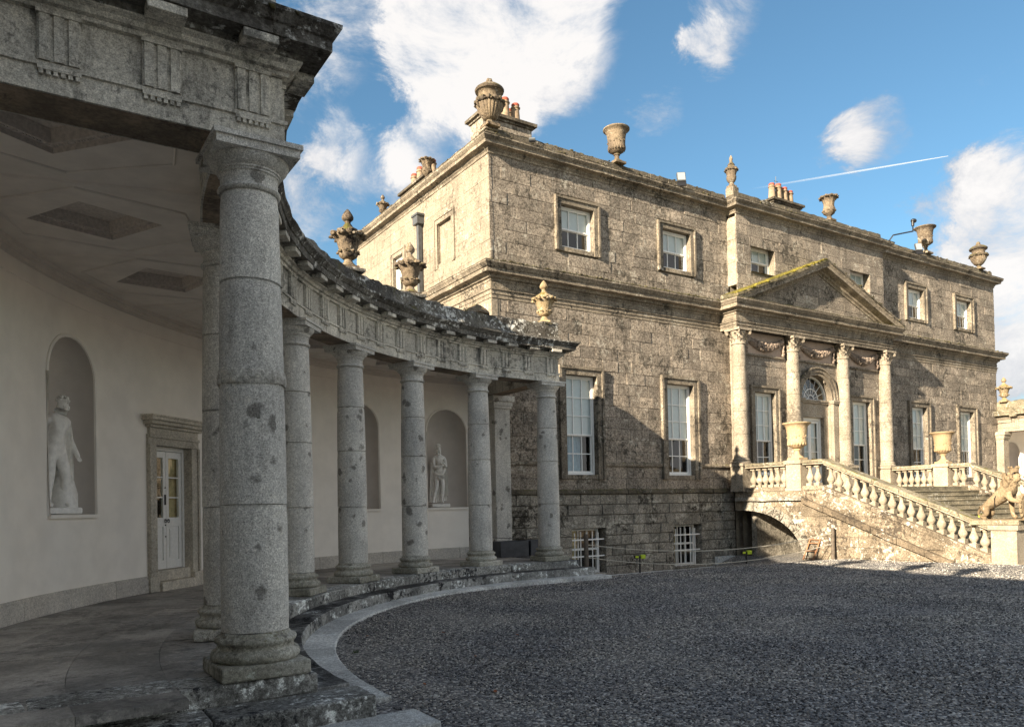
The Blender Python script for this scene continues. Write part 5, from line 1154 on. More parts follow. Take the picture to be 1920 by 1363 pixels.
# landing and steps
f = MB(); f.box(SX + .45, SXR - .45, YL, BY - .02, LZt - .25, LZt - .02); f.build('landing', 'coping', st)
n = 14; rise = (LZt - .02 - .0) / n; trd = (YL - YE) / n
for i in range(n):
    z1 = LZt - .02 - rise * (i + 1); y1 = YL - trd * i; x = SX + .45; rs = random.Random(i)
    k = 0
    while x < SXR - .46:
        l = min(rs.uniform(1.6, 2.6), SXR - .45 - x); f = MB(); f.box(x + .004, x + l - .004, y1 - trd - .03, y1 + .05, z1 - .3 if i < n - 1 else -.3, z1); f.box(x + .004, x + l - .004, y1 - trd - .05, y1 - trd + .02, z1 - .045, z1 + .002); jitterize(f, .004, 4).build('step_stone', 'coping', st, bevel=.01); x += l
f = MB(); f.box(SX + .45, SXR - .45, BY - .5, BY - .3, -.6, LZt - .3); f.build('under_stair_wall', 'basement', st)
f = MB(); f.box(SX + 3.2, SX + 3.4, 8.3, 11.1, -.6, 1.8); f.box(SX + .45, SX + 3.4, 8.35, 8.5, -.6, 1.8); f.build('vault_back_wall', 'treadvaultdark', st)  # near-black colour paints the vault's shade, where sun would reach
f = MB()
for i in range(5): f.box(SX + 3.12, SX + 3.17, 8.7, 9.8, .0 + i * .2, .06 + i * .2)
f.build('vault_grille', 'wood', st)

# ================================================================ urns
def leafring(mb, r, z, n, size, droop=.5):
    for i in range(n):
        a = 2 * PI * (i + .5) / n; mb.ball((r * math.cos(a), r * math.sin(a), z), size, 6, 5, (1, 1, droop), .18); mb.ball(((r + size * .5) * math.cos(a + .2), (r + size * .5) * math.sin(a + .2), z - size * .45), size * .6, 6, 4, (1, 1, .6), .2)
def urn_parts(kind, mat, root, s=1.):
    flute = lambda a, z: 1 + .045 * math.cos(16 * a)
    def L(prof, name, mod=None, n=32): MB().lathe([(r * s, z * s) for r, z in prof], n, mod=mod, cap=False).build(name, mat, root, smooth=50, shift=False)
    if kind == 'krater':
        f = MB(); f.box(-.2 * s, .2 * s, -.2 * s, .2 * s, 0, .07 * s); f.build('plinth', mat, root, shift=False, bevel=.01)
        L([(0, .07), (.18, .07), (.17, .1), (.1, .14), (.07, .2), (.07, .27), (.1, .29), (.1, .31), (.08, .33), (0, .33)], 'foot')
        L([(0, .33), (.09, .33), (.19, .38), (.255, .46), (.27, .52), (.262, .56), (.258, .6), (.262, .68), (.27, .78), (.285, .88), (.30, .95), (.335, 1.0), (.385, 1.03), (.40, 1.045), (.40, 1.07), (.37, 1.075), (.31, 1.02), (.22, .95), (.2, .7), (0, .65)], 'bowl')
        f = MB(); 
        for i in range(18): a = 2 * PI * i / 18; f.ball((.238 * s * math.cos(a), .238 * s * math.sin(a), .48 * s), .036 * s, 6, 5, (1, 1, 2.0))
        f.build('gadroons', mat, root, smooth=50, shift=False)
        f = MB(); rf = random.Random(6)
        for i in range(24):
            a = rf.uniform(0, 6.28); f.ball((.262 * s * math.cos(a), .262 * s * math.sin(a), rf.uniform(.62, .85) * s), rf.uniform(.012, .022) * s, 5, 4, (1, 1, 1.3), .3)
        f.build('carved_relief', mat, root, smooth=50, shift=False)
    elif kind == 'bell':
        f = MB(); f.box(-.16 * s, .16 * s, -.16 * s, .16 * s, 0, .06 * s); f.build('plinth', mat, root, shift=False, bevel=.01)
        L([(0, .06), (.15, .06), (.12, .1), (.07, .16), (.06, .22), (.085, .24), (0, .26)], 'foot')
        L([(0, .26), (.1, .26), (.2, .34), (.24, .42), (.23, .48), (.2, .52), (.2, .65), (.22, .8), (.28, .9), (.37, .97), (.38, 1.0), (.36, 1.02), (.3, .98), (.2, .9), (0, .85)], 'bowl')
        f = MB(); rf = random.Random(8)
        for i in range(22): a = rf.uniform(0, 6.28); f.ball((.2 * s * math.cos(a), .2 * s * math.sin(a), rf.uniform(.45, .8) * s), rf.uniform(.015, .03) * s, 5, 4, (1, 1, 1.3), .3)
        f.build('carved_relief', mat, root, smooth=50, shift=False)
    elif kind == 'lidded':
        f = MB(); f.box(-.2 * s, .2 * s, -.2 * s, .2 * s, 0, .08 * s); f.build('plinth', mat, root, shift=False, bevel=.01)
        L([(0, .08), (.15, .08), (.11, .12), (.085, .16), (.1, .2), (0, .22)], 'foot')
        L([(0, .2), (.11, .2), (.19, .27), (.28, .42), (.33, .56), (.34, .62), (0, .63)], 'gadrooned_bowl', n=66, mod=lambda a, z: 1 + .075 * abs(math.sin(11 * a)))
        L([(0, .62), (.3, .62), (.27, .68), (.27, .84), (.3, .9), (.355, .93), (.36, .98), (.33, 1.04), (.25, 1.1), (.13, 1.15), (.1, 1.18), (0, 1.18)], 'lid')
        MB().lathe([(0, .93 * s), (.37 * s, .93 * s), (.385 * s, .98 * s), (.36 * s, 1.02 * s), (0, 1.03 * s)], 28, cap=False).build('lid_rim', 'urndark', root, smooth=40, shift=False)
        f = MB(); leafring(f, .335 * s, .66 * s, 13, .085 * s, .9); f.build('swag', 'urndark', root, smooth=50, shift=False)
        f = MB()
        for sgn in (-1, 1): f.tube([(sgn * (.30 + .09 * math.sin(q)) * s, 0, (.62 - .12 * math.cos(q)) * s) for q in [PI * i / 8 for i in range(9)]], .03 * s, 6)
        f.build('handle', mat, root, smooth=50, shift=False)
        f = MB(); f.ball((0, 0, 1.22 * s), .09 * s, 10, 8, (1, 1, 1), .12); leafring(f, .07 * s, 1.17 * s, 7, .05 * s); f.build('finial', mat, root, smooth=50, shift=False)
    elif kind == 'leafy':
        f = MB(); f.box(-.17 * s, .17 * s, -.17 * s, .17 * s, -.02, .06 * s); f.build('plinth', mat, root, shift=False, bevel=.01)
        L([(0, .06), (.16, .06), (.14, .09), (.09, .14), (.07, .19), (.09, .21), (0, .22)], 'foot')
        L([(0, .2), (.09, .2), (.16, .25), (.175, .30), (.15, .36), (.17, .4), (.2, .52), (.235, .58), (.26, .6), (.26, .63), (0, .65)], 'bowl', mod=lambda a, z: 1 + .04 * math.cos(14 * a))
        f = MB(); leafring(f, .17 * s, .33 * s, 8, .05 * s); leafring(f, .265 * s, .655 * s, 9, .085 * s, .6); f.build('leaf_collar', mat, root, smooth=50, shift=False)
        L([(0, .62), (.25, .63), (.24, .68), (.17, .76), (.1, .8), (.075, .84), (.06, .86), (.048, .88), (.06, .91), (0, .93)], 'lid', mod=lambda a, z: 1 + .06 * math.cos(9 * a))
        f = MB(); f.lathe([(0, .90), (.06, .91), (.105, .95), (.11, .99), (.09, 1.04), (.05, 1.10), (.015, 1.14), (0, 1.145)], 14, cap=False); f.tf(lambda x, y, z: (x * s, y * s, z * s)); f.build('finial', mat, root, smooth=50, shift=False)
    elif kind == 'slender':
        f = MB(); f.box(-.12 * s, .12 * s, -.12 * s, .12 * s, -.02, .05 * s); f.build('plinth', mat, root, shift=False, bevel=.01)
        L([(0, .05), (.12, .05), (.08, .1), (.07, .14), (.11, .18), (.15, .26), (.16, .34), (.14, .38), (.15, .42), (.17, .5), (.18, .54), (0, .55)], 'bowl', mod=lambda a, z: 1 + .04 * math.cos(12 * a))
        L([(0, .54), (.19, .54), (.215, .58), (.2, .63), (.12, .68), (.1, .72), (.12, .74), (.09, .78), (.05, .84), (.045, .88), (.06, .92), (.05, .98), (.02, 1.05), (0, 1.07)], 'lid')
        f = MB(); leafring(f, .19 * s, .57 * s, 10, .045 * s, .7); f.build('leaf_collar', mat, root, smooth=50, shift=False)
    elif kind == 'vase':
        f = MB(); f.box(-.15 * s, .15 * s, -.15 * s, .15 * s, -.02, .05 * s); f.build('plinth', mat, root, shift=False, bevel=.01)
        L([(0, .05), (.13, .05), (.08, .1), (.06, .15), (.08, .18), (.16, .24), (.19, .32), (.17, .4), (.15, .46), (.155, .55), (.19, .66), (.25, .74), (.24, .76), (.15, .7), (0, .66)], 'body', mod=lambda a, z: 1 + .05 * math.cos(10 * a))
        f = MB(); leafring(f, .24 * s, .74 * s, 10, .06 * s, .6); leafring(f, .16 * s, .33 * s, 8, .05 * s, .8); f.build('leaf_collar', mat, root, smooth=50, shift=False)
        f = MB(); f.ball((0, 0, .76 * s), .09 * s, 8, 6, (1, 1, 1), .3); f.build('fruit_top', mat, root, smooth=50, shift=False) if s > .9 else None
def urn(kind, mat, loc, s, label, group=None, rz=0.):
    r = empty('urn', loc, label, 'urn', group); ORG[r.name] = Vector((0, 0, 0)); urn_parts(kind, mat, r, s); r.rotation_euler.z = rz; return r
def on_arc(a, r=RC): return (r * math.cos(R(a)), r * math.sin(R(a)))
PZ = TOPZ + 1.37
for (kind, mat, loc, s, lab, g) in (
    ('lidded', 'urn', (.62, 11.62, 12.0), 1.05, 'big lidded urn with swags on the near roof corner of the house', None),
    ('krater', 'urn', (5.18, 11.66, 12.02), 1.02, 'open bell shaped urn with wide dark rim alone on the roofline above two windows', None),
    ('slender', 'urn', (9.97, 11.38, 12.22), 1.02, 'slender finial urn on a block at the left end of the central roof parapet', None),
    ('vase', 'urn', (15.30, 11.4, 12.05), 1.22, 'leafy topped vase on the roof parapet above the pediment right slope', None),
    ('krater', 'urn', (22.3, 11.66, 12.0), 1.08, 'wide rimmed open urn on the roof beside the camera mast', None),
    ('lidded', 'urn', (26.7, 11.66, 12.0), .98, 'lidded urn at the far right end of the roofline', None),
    ('vase', 'urn', (.62, 15.42, 11.92), .90, 'open leafy vase in front of chimney pots on the left side roof edge', None),
    ('leafy', 'urn', (.62, 18.85, 11.90), .70, 'small leafy finial urn at the rear of the left side roof edge', None)):
    urn(kind, mat, loc, s, lab, g)
MB().box(9.84, 10.14, 11.22, 11.54, 11.9, 12.2).build('urn_block', 'trim', house, bevel=.02)
MB().box(.42, .84, FY - .05 + .05, FY + .4, 11.93, 12.0).build('urn_block', 'trim', house, bevel=.02)
for (i, s, lab, mat) in ((4, .98, 'largest mossy leafy urn on the curved colonnade parapet against the sky', 'urn'), (5, .96, 'brown leafy urn on the colonnade parapet in front of the drainpipe', 'urn'), (7, .92, 'golden leafy urn on the colonnade parapet end before the house front', 'urngold')):
    x, y = on_arc(TH[i]); urn('leafy', mat, (x, y, PZ + .04), s, lab, None, R(20 * i))
    jitterize(MB().box(x - .24, x + .24, y - .24, y + .24, PZ - .02, PZ + .05), .01).build('urn_block', 'parapet', bpy.data.objects['colonnade'], bevel=.02)
x, y = on_arc(TH[6]); f = MB(); f.lathe([(0, 0), (.3, 0), (.3, .04), (.22, .12), (.1, .2), (.04, .23), (0, .235)], 20, (x, y, PZ), cap=False); jitterize(f, .02, 6).build('urn_stump', 'urn', smooth=60, label='broken mossy urn base left on the colonnade parapet', cat='urn base')
for i, lab in ((0, 'leafy urn on the colonnade parapet directly above the nearest column'), (1, 'leafy urn on the parapet above the second column from the near end'), (2, 'leafy urn on the parapet above the third column from the near end')):
    x, y = on_arc(TH[i]); urn('leafy', 'urn', (x, y + (.1 if i == 0 else 0), PZ + .02), .98, lab, None, R(20 * i))
x, y = on_arc(TH[7]); r_ = urn('leafy', 'urngold', (28.2 - .55, 11.2, PZ), .98, 'golden urn on the right hand colonnade parapet beside the house corner')
urn('krater', 'urnclay', (SX + .225, 8.86, 2.90), 1.06, 'terracotta coloured urn on the left pedestal at the stair head'); urn('krater', 'urnclay', (SXR - .225, 8.86, 2.90), 1.06, 'terracotta coloured urn on the right pedestal at the stair head')

# ================================================================ statues
def skin_body(name, joints, edges, mat, parent=None, sub=2, root=None):
    names = list(joints); ix = {n_: i for i, n_ in enumerate(names)}
    me = bpy.data.meshes.new(name); me.from_pydata([joints[n_][:3] for n_ in names], [(ix[a], ix[b]) for a, b in edges], []); me.materials.append(M[mat])
    o = bpy.data.objects.new(name, me); col.objects.link(o); sk = o.modifiers.new('skin', 'SKIN'); sk.use_smooth_shade = True
    if not me.skin_vertices: me.attributes  # layer appears with the modifier
    bm = bmesh.new(); bm.from_mesh(me); ly = bm.verts.layers.skin.verify(); bm.verts.ensure_lookup_table()
    for n_, i in ix.items():
        r = joints[n_][3]; r = r if isinstance(r, tuple) else (r, r); bm.verts[i][ly].radius = r; bm.verts[i][ly].use_root = (n_ == root)
    bm.to_mesh(me); bm.free()
    sb = o.modifiers.new('sub', 'SUBSURF'); sb.levels = sub; sb.render_levels = sub
    if parent: o.parent = parent
    return o
def statue(loc, rz, label, variant):
    r = empty('statue', loc, label, 'statue'); ORG[r.name] = Vector((0, 0, 0)); r.rotation_euler.z = rz; r.scale = (1.12, 1.0, 1.03) if variant == 0 else (.92, .95, 1.03)
    # local frame: figure faces -Y, x to its left as seen from front = +x to viewer right; height 1.62 incl base
    k = .90
    J = {}
    fat = 1.16 if variant == 0 else 1.0
    def j(n_, x, y, z, rad): J[n_] = (x * k, y * k, (z + .10) * k, tuple(q * k * fat for q in rad) if isinstance(rad, tuple) else rad * k * fat)
    if variant == 0:
        j('pelvis', .0, 0, .86, (.135, .10)); j('waist', -.01, 0, 1.0, (.12, .095)); j('chest', .02, .0, 1.2, (.165, .115)); j('shoulders', .03, .01, 1.33, (.13, .08)); j('neck', .06, -.03, 1.42, .058); j('head0', .085, -.06, 1.50, .068); j('head1', .10, -.075, 1.60, .078); j('head2', .10, -.065, 1.66, .05)
        j('hipL', .09, 0, .80, .095); j('kneeL', .12, -.09, .46, .062); j('calfL', .12, -.07, .32, .058); j('ankL', .11, -.04, .08, .036); j('toeL', .13, -.16, .035, .032)
        j('hipR', -.09, 0, .80, .095); j('kneeR', -.10, -.02, .45, .064); j('calfR', -.11, .01, .31, .06); j('ankR', -.10, .02, .08, .038); j('toeR', -.13, -.10, .035, .033)
        j('shL', .21, .01, 1.30, .068); j('elL', .29, .03, 1.04, .048); j('wrL', .30, -.10, .83, .032); j('haL', .29, -.14, .76, (.035, .022))
        j('shR', -.17, .02, 1.30, .066); j('elR', -.27, .06, 1.06, .048); j('wrR', -.19, .10, .88, .034); j('haR', -.15, .11, .84, .032)
    else:
        j('pelvis', .0, 0, .86, (.13, .10)); j('waist', .02, 0, 1.0, (.11, .09)); j('chest', .01, .0, 1.18, (.145, .105)); j('shoulders', .0, .01, 1.31, (.12, .08)); j('neck', -.01, -.02, 1.40, .055); j('head0', -.02, -.05, 1.47, .066); j('head1', -.03, -.065, 1.57, .078); j('head2', -.03, -.055, 1.63, .05)
        j('hipL', .08, 0, .80, .09); j('kneeL', .10, -.08, .46, .06); j('calfL', .09, -.05, .32, .056); j('ankL', .07, -.02, .08, .036); j('toeL', .09, -.14, .035, .032)
        j('hipR', -.08, 0, .80, .092); j('kneeR', -.10, -.07, .46, .062); j('calfR', -.15, -.04, .32, .056); j('ankR', -.20, -.02, .08, .036); j('toeR', -.25, -.12, .035, .032)
        j('shL', .18, .0, 1.28, .062); j('elL', .22, -.06, 1.04, .046); j('wrL', .12, -.17, 1.12, .032); j('haL', .06, -.19, 1.15, (.034, .022))
        j('shR', -.18, .0, 1.28, .064); j('elR', -.17, -.08, 1.03, .048); j('wrR', .03, -.17, 1.04, .032); j('haR', .10, -.17, 1.08, (.034, .022))
    E_ = [('pelvis', 'waist'), ('waist', 'chest'), ('chest', 'shoulders'), ('shoulders', 'neck'), ('neck', 'head0'), ('head0', 'head1'), ('head1', 'head2')]
    for s in 'LR': E_ += [('pelvis', 'hip' + s), ('hip' + s, 'knee' + s), ('knee' + s, 'calf' + s), ('calf' + s, 'ank' + s), ('ank' + s, 'toe' + s), ('shoulders', 'sh' + s), ('sh' + s, 'el' + s), ('el' + s, 'wr' + s), ('wr' + s, 'ha' + s)]
    skin_body('body', J, E_, 'marble', r, 2, 'pelvis')
    hd = Vector(J['head1'][:3]); rf = random.Random(variant + 40)
    f = MB()
    for i in range(60 if variant == 0 else 90):      # curls
        a = rf.uniform(0, 6.28); e = rf.uniform(.1, 1.5); rr_ = .078 * k; v = Vector((math.cos(a) * math.cos(e), math.sin(a) * math.cos(e), math.sin(e)))
        if v.y < -.45 and v.z < .55: continue
        f.ball(hd + v * rr_ + Vector((0, .01, .015)), rf.uniform(.014, .024), 6, 4, (1, 1, 1), .2)
    if variant == 1:
        for i in range(40): t = rf.random(); f.ball(hd + Vector((rf.choice((-1, 1)) * rf.uniform(.05, .075), .03 + .02 * rf.random(), .03 - .2 * t)), rf.uniform(.014, .026), 6, 4, (1, 1, 1.4), .2)
    f.build('hair', 'marble', r, smooth=60, shift=False)
    f = MB(); n_b = 30 if variant == 0 else 46
    for i in range(n_b): t = rf.random(); f.ball(hd + Vector((rf.uniform(-.05, .05) * (1 - t * .6), -.055 - .02 * rf.random(), -.055 - (.06 if variant == 0 else .17) * t)), rf.uniform(.011, .02), 6, 4, (1, 1, 1.3), .2)
    f.build('beard', 'marble', r, smooth=60, shift=False)
    f = MB(); f.ball(hd + Vector((0, -.083, -.012)), .012, 8, 6, (.8, 1, 1.7)); f.ball(hd + Vector((0, -.075, .018)), .03, 8, 6, (1.5, .5, .25))
    for s in (-1, 1): f.ball(hd + Vector((s * .026, -.070, .004)), .012, 8, 6, (1.2, .7, .7)); f.ball(hd + Vector((s * .073, .0, -.008)), .016, 8, 6, (.45, .8, 1.3))
    f.build('face', 'marble', r, smooth=60, shift=False)
    # fingers
    f = MB()
    for s in 'LR':
        h_ = Vector(J['ha' + s][:3]); w_ = Vector(J['wr' + s][:3]); d = (h_ - w_).normalized(); sd = d.cross(Vector((0, 1, 0))).normalized() if abs(d.y) < .9 else Vector((1, 0, 0))
        for q in range(4):
            o_ = h_ + sd * (q - 1.5) * .015 * k; L = (.055, .065, .062, .048)[q] * k; cv = Vector((0, -.25, -.2)); f.tube([o_, o_ + d * L * .5, o_ + d * L * .8 + cv * .02, o_ + (d + cv * .8).normalized() * L * 1.05 + cv * .01], [.0085, .008, .0075, .006], 6)
        f.tube([h_ - d * .02 + sd * .03 * k, h_ + sd * .045 * k + d * .015, h_ + sd * .042 * k + d * .04], [.010, .009, .007], 6)
    f.build('fingers', 'marble', r, smooth=60, shift=False)
    # drapery: folded cloth as lofted strip sets
    def cloth(top, bot, w0, w1, n=22, amp=.018, rows=12, nm='drapery', yb=0.):
        f = MB(); V = []
        for rr_ in range(rows + 1):
            t = rr_ / rows; c = Vector(top).lerp(Vector(bot), t); w = w0 + (w1 - w0) * t
            for i in range(n + 1):
                u = i / n - .5; V.append(((c.x + u * w) * k, (c.y + yb * math.cos(PI * u) + amp * math.sin(i * 1.9 + t * 1.5) * (.4 + t)) * k, (c.z + .10 + .03 * math.sin(u * 5)) * k))
        m_ = n + 1; V2 = [(x, y + .02, z) for x, y, z in V]; N_ = len(V)
        F = [(a * m_ + b, a * m_ + b + 1, (a + 1) * m_ + b + 1, (a + 1) * m_ + b) for a in range(rows) for b in range(n)]; F += [tuple(q + N_ for q in reversed(g_)) for g_ in F]
        f.add(V + V2, F); f.build(nm, 'marble', r, smooth=70, shift=False)
    if variant == 0:
        cloth((.17, -.06, 1.30), (.20, -.02, .30), .12, .20, amp=.03, nm='hanging_cloth'); cloth((-.05, .10, 1.2), (.1, .12, .1), .3, .42, amp=.02)
        f = MB(); f.lathe([(0, 0), (.19, 0), (.17, .2), (.12, .38), (.10, .6), (.09, .72), (0, .74)], 14, (.20 * k, .06, .08), mod=lambda a, z: 1 + .15 * math.sin(3 * a + z * 9)); jitterize(f, .03, 7).build('tree_stump', 'marble', r, smooth=60, shift=False)
    else:
        cloth((-.02, .10, 1.2), (-.02, .10, .06), .44, .56, amp=.025, nm='cloak')
        cloth((.0, -.10, .94), (.03, -.14, .68), .28, .20, amp=.03, n=20, nm='loincloth', yb=-.03)
        cloth((.20, .0, 1.1), (.19, .04, .2), .10, .22, amp=.03, nm='hanging_cloth')
        f = MB(); f.tube([(-.16 * k, -.05, .98 * k), (-.05 * k, -.13, .90 * k), (.08 * k, -.14, .92 * k), (.16 * k, -.06, 1.04 * k), (.18 * k, .04, 1.1 * k)], .03, 8); jitterize(f, .012, 9).build('rolled_cloth', 'marble', r, smooth=60, shift=False)
    f = MB(); f.box(-.26, .26, -.20, .16, 0, .10 * k); jitterize(f, .008, 6).build('statue_base', 'marble', r, bevel=.02, shift=False)
    return r
for (c, v, off_, lab) in (((144.12, 149.78), 0, -.42, 'white marble bearded nude man with draped cloth, looking down, in the left niche'), ((91.57, 97.5), 1, -.2, 'white marble long haired bearded man hugging his cloak in the niche near the house')):
    m_ = (c[0] + c[1]) / 2 + (.9 if v == 0 else .75); x, y = (RW + .14) * math.cos(R(m_)), (RW + .14) * math.sin(R(m_))
    statue((x, y, 1.685), R(m_ - 90) + (-.28 if v == 0 else -.35), lab, v)

# ================================================================ lion on the stair pier
ln = empty('lion_statue', (SX + .25, 2.98, 1.10), 'crowned stone lion holding a shield on the stair end pier', 'lion statue'); ORG[ln.name] = Vector((0, 0, 0))
ln.scale = (1.0, .97, 1.05)
J = {'hip': (0, .50, .34, (.15, .15)), 'belly': (0, .25, .46, (.14, .14)), 'chest': (0, -.02, .62, (.20, .18)), 'neck': (0, -.10, .82, .17), 'head': (0, -.20, .98, .13), 'muz': (0, -.34, .94, .07),
     'hL': (.13, .48, .26, .11), 'kL': (.14, .40, .14, .07), 'aL': (.14, .56, .08, .045), 'pL': (.14, .42, .03, .05), 'hR': (-.13, .48, .26, .11), 'kR': (-.14, .40, .14, .07), 'aR': (-.14, .56, .08, .045), 'pR': (-.14, .42, .03, .05),
     'sL': (.15, -.06, .58, .10), 'eL': (.17, -.02, .34, .065), 'wL': (.16, -.06, .10, .05), 'fL': (.16, -.15, .04, .055), 'sR': (-.15, -.08, .60, .10), 'eR': (-.18, -.18, .46, .065), 'wR': (-.12, -.32, .42, .05), 'fR': (-.08, -.36, .40, .05),
     't0': (0, .62, .30, .035), 't1': (.05, .72, .16, .03), 't2': (.10, .66, .05, .03), 't3': (.05, .56, .04, .05)}
E_ = [('hip', 'belly'), ('belly', 'chest'), ('chest', 'neck'), ('neck', 'head'), ('head', 'muz'), ('hip', 'hL'), ('hL', 'kL'), ('kL', 'aL'), ('aL', 'pL'), ('hip', 'hR'), ('hR', 'kR'), ('kR', 'aR'), ('aR', 'pR'), ('chest', 'sL'), ('sL', 'eL'), ('eL', 'wL'), ('wL', 'fL'), ('chest', 'sR'), ('sR', 'eR'), ('eR', 'wR'), ('wR', 'fR'), ('hip', 't0'), ('t0', 't1'), ('t1', 't2'), ('t2', 't3')]
skin_body('body', J, E_, 'lion', ln, 2, 'hip')
rf = random.Random(77); f = MB()
for i in range(110):
    a = rf.uniform(0, 6.28); t = rf.random(); c = Vector((0, -.08, .78)).lerp(Vector((0, -.14, 1.0)), t); f.ball(c + Vector((math.cos(a) * .17, math.sin(a) * .13 + .03, rf.uniform(-.06, .06))), rf.uniform(.025, .055), 6, 5, (1, 1, 1.4), .25)
f.build('mane', 'lion', ln, smooth=60, shift=False)
f = MB(); f.lathe([(0, 0), (.10, 0), (.11, .05), (.12, .09), (.09, .09), (0, .07)], 14, (0, -.18, 1.09))
for i in range(6): a = i * PI / 3; f.ball((.11 * math.cos(a), -.18 + .11 * math.sin(a), 1.20), .03, 6, 4)
f.build('crown', 'lion', ln, smooth=50, shift=False)
f = MB()
for s in (-1, 1): f.ball((s * .10, -.17, 1.07), .035, 6, 5); f.ball((s * .045, -.31, 1.01), .02, 6, 5)
f.ball((0, -.40, .97), .025, 6, 5); f.build('face', 'lion', ln, smooth=50, shift=False)
f = MB(); f.lathe([(0, -.05), (.17, -.04), (.24, -.02), (.26, .02), (.2, .04), (0, .03)], 20); f.tf(lambda x, y, z: (x * .95, -.40 + z, .30 + y * 1.15)); f.build('shield', 'lion', ln, smooth=40, shift=False)
f = MB()
for i in range(16): a = 2 * PI * i / 16; f.ball((.235 * math.cos(a), -.41, .30 + .28 * math.sin(a)), .04, 6, 4, (1, .7, 1), .2)
f.build('shield_scrolls', 'lion', ln, smooth=50, shift=False)
f = MB(); f.tube([(-.16, .22, .30), (-.19, .20, .5), (-.1, .16, .64), (.1, .16, .64), (.19, .2, .5)], .012, 6); f.build('strap', 'iron', ln, shift=False)
f = MB(); f.box(-.26, .26, -.5, .66, -.0, .02); f.build('statue_base', 'lion', ln, bevel=.01, shift=False)

# ================================================================ small things
def post(x, y, z0, z1, lab):
    mb = MB(); mb.lathe([(0, z0 - .2), (.055, z0 - .2), (.052, z1 - .02), (.04, z1), (0, z1)], 12, (x, y, 0), cap=False); jitterize(mb, .008, 5); mb.build('rope_post', 'wood', label=lab, cat='post', group='rope barrier posts', smooth=50)
post(1.0, 8.30, -.12, .98, 'dark wooden rope post beside the colonnade end steps'); post(9.28, 7.45, -.05, .88, 'wooden rope post standing against the sunlit stair wall')
def rope(p, q, sag_, r, mat, lab, n=20):
    p, q = Vector(p), Vector(q); mb = MB(); pt = []
    for i in range(n + 1): t = i / n; v = p.lerp(q, t); v.z -= sag_ * 4 * t * (1 - t); pt.append(v)
    mb.tube(pt, r, 6); mb.build('rope', mat, label=lab, cat='rope', smooth=60)
rope((1.05, 8.3, .72), (9.23, 7.45, .72), .30, .011, 'rope', 'upper pale barrier rope strung between the two wooden posts'); rope((1.05, 8.3, .42), (9.23, 7.45, .42), .34, .011, 'rope', 'lower pale barrier rope strung between the two wooden posts')
rope((.58, 8.75, 1.0), (.97, 8.34, .9), .03, .008, 'chain', 'dark rope tied from the end column to the nearest post'); rope((.05, 8.9, 1.0), (-1.45, 8.75, 1.0), .06, .008, 'chain', 'dark rope hanging between the last two colonnade columns')
mb = MB(); a = R(TH[1]); hx, hy = RC * math.cos(a) - .05, RC * math.sin(a) - .27; mb.tube([(hx + .03 * math.sin(q), hy - .0, 1.32 + .015 * q) for q in [i * .6 for i in range(9)]], .006, 6); mb.build('rope_hook', 'iron', label='small black iron hook on the second column of the colonnade', cat='hook')
def spot(x, y, z0, h, lab, rz=0., stake=True):
    r = empty('garden_spotlight', (x, y, z0), lab, 'spotlight'); ORG[r.name] = Vector((0, 0, 0)); r.rotation_euler.z = rz
    if stake: MB().box(-.018, .018, -.018, .018, -.1, h).build('stake', 'iron', r, shift=False)
    MB().box(-.17, -.02, -.05, .05, h - .01, h + .09).build('lamp_head', 'iron', r, shift=False, bevel=.01)
    MB().box(.02, .17, -.055, .055, h - .02, h + .10).build('lamp_cover', 'lime', r, shift=False, bevel=.015); MB().box(-.15, -.05, -.055, -.048, h + .01, h + .07).build('lens', 'lime', r, shift=False)
    MB().box(-.02, .02, -.02, .02, h + .0, h + .05).build('bracket', 'iron', r, shift=False)
spot(5.08, 10.95, -.42, .50, 'lime yellow spotlight on black stake between the two barred basement windows', R(-20)); spot(8.72, 10.1, -.36, .42, 'lime yellow spotlight on black stake in front of the dark arch', R(-20))
r = empty('floor_spotlight', (SX + .55, 3.72, .98), 'lime yellow lamp standing behind the lion pier', 'spotlight'); ORG[r.name] = Vector((0, 0, 0)); MB().box(-.05, .05, -.05, .05, .0, .16).build('lamp_cover', 'lime', r, bevel=.02, shift=False); MB().box(-.05, .08, -.05, .07, .15, .26).build('lamp_head', 'lime', r, bevel=.02, shift=False); MB().box(-.02, .02, -.02, .02, -.4, .0).build('stem', 'iron', r, shift=False)
def flood(x, y, z, lab, rx, s=.2):
    r = empty('floodlight', (x, y, z), lab, 'floodlight', 'roof floodlights'); ORG[r.name] = Vector((0, 0, 0)); r.rotation_euler = (R(rx), 0, R(-35))
    MB().box(-s * .75, s * .75, -.05, .05, .05, .05 + s * 1.9).build('housing', 'lead', r, bevel=.01, shift=False); MB().box(-s * .65, s * .65, -.058, -.05, .08, .02 + s * 1.9).build('lens', 'lens', r, shift=False); MB().box(-s * .8, s * .8, -.015, .015, -.12, .05).build('bracket', 'iron', r, shift=False)
flood(1.75, 11.25, 11.78, 'small white floodlight on the roof edge beside the corner chimney', -60, .12); flood(7.45, 11.2, 11.78, 'grey floodlight tilted up on the roof edge left of the portico', -20, .18); flood(21.0, 11.2, 11.78, 'floodlight tilted up on the roof edge right of the portico', -20, .18)
r = empty('security_camera', (19.3, 11.5, 12.0), 'black security camera on a bent mast above the right roofline', 'security camera'); ORG[r.name] = Vector((0, 0, 0))
MB().tube([(0, 0, 0), (.0, -.2, .2), (1.35, -.25, .58), (1.35, -.25, .85)], .028, 8).build('mast', 'iron', r, smooth=40, shift=False); f = MB(); f.ball((1.42, -.25, 1.02), .11, 10, 8, (1.3, 1, .8)); f.tube([(1.35, -.25, .8), (1.35, -.25, 1.0)], .06, 8); f.build('camera_head', 'iron', r, smooth=50, shift=False)
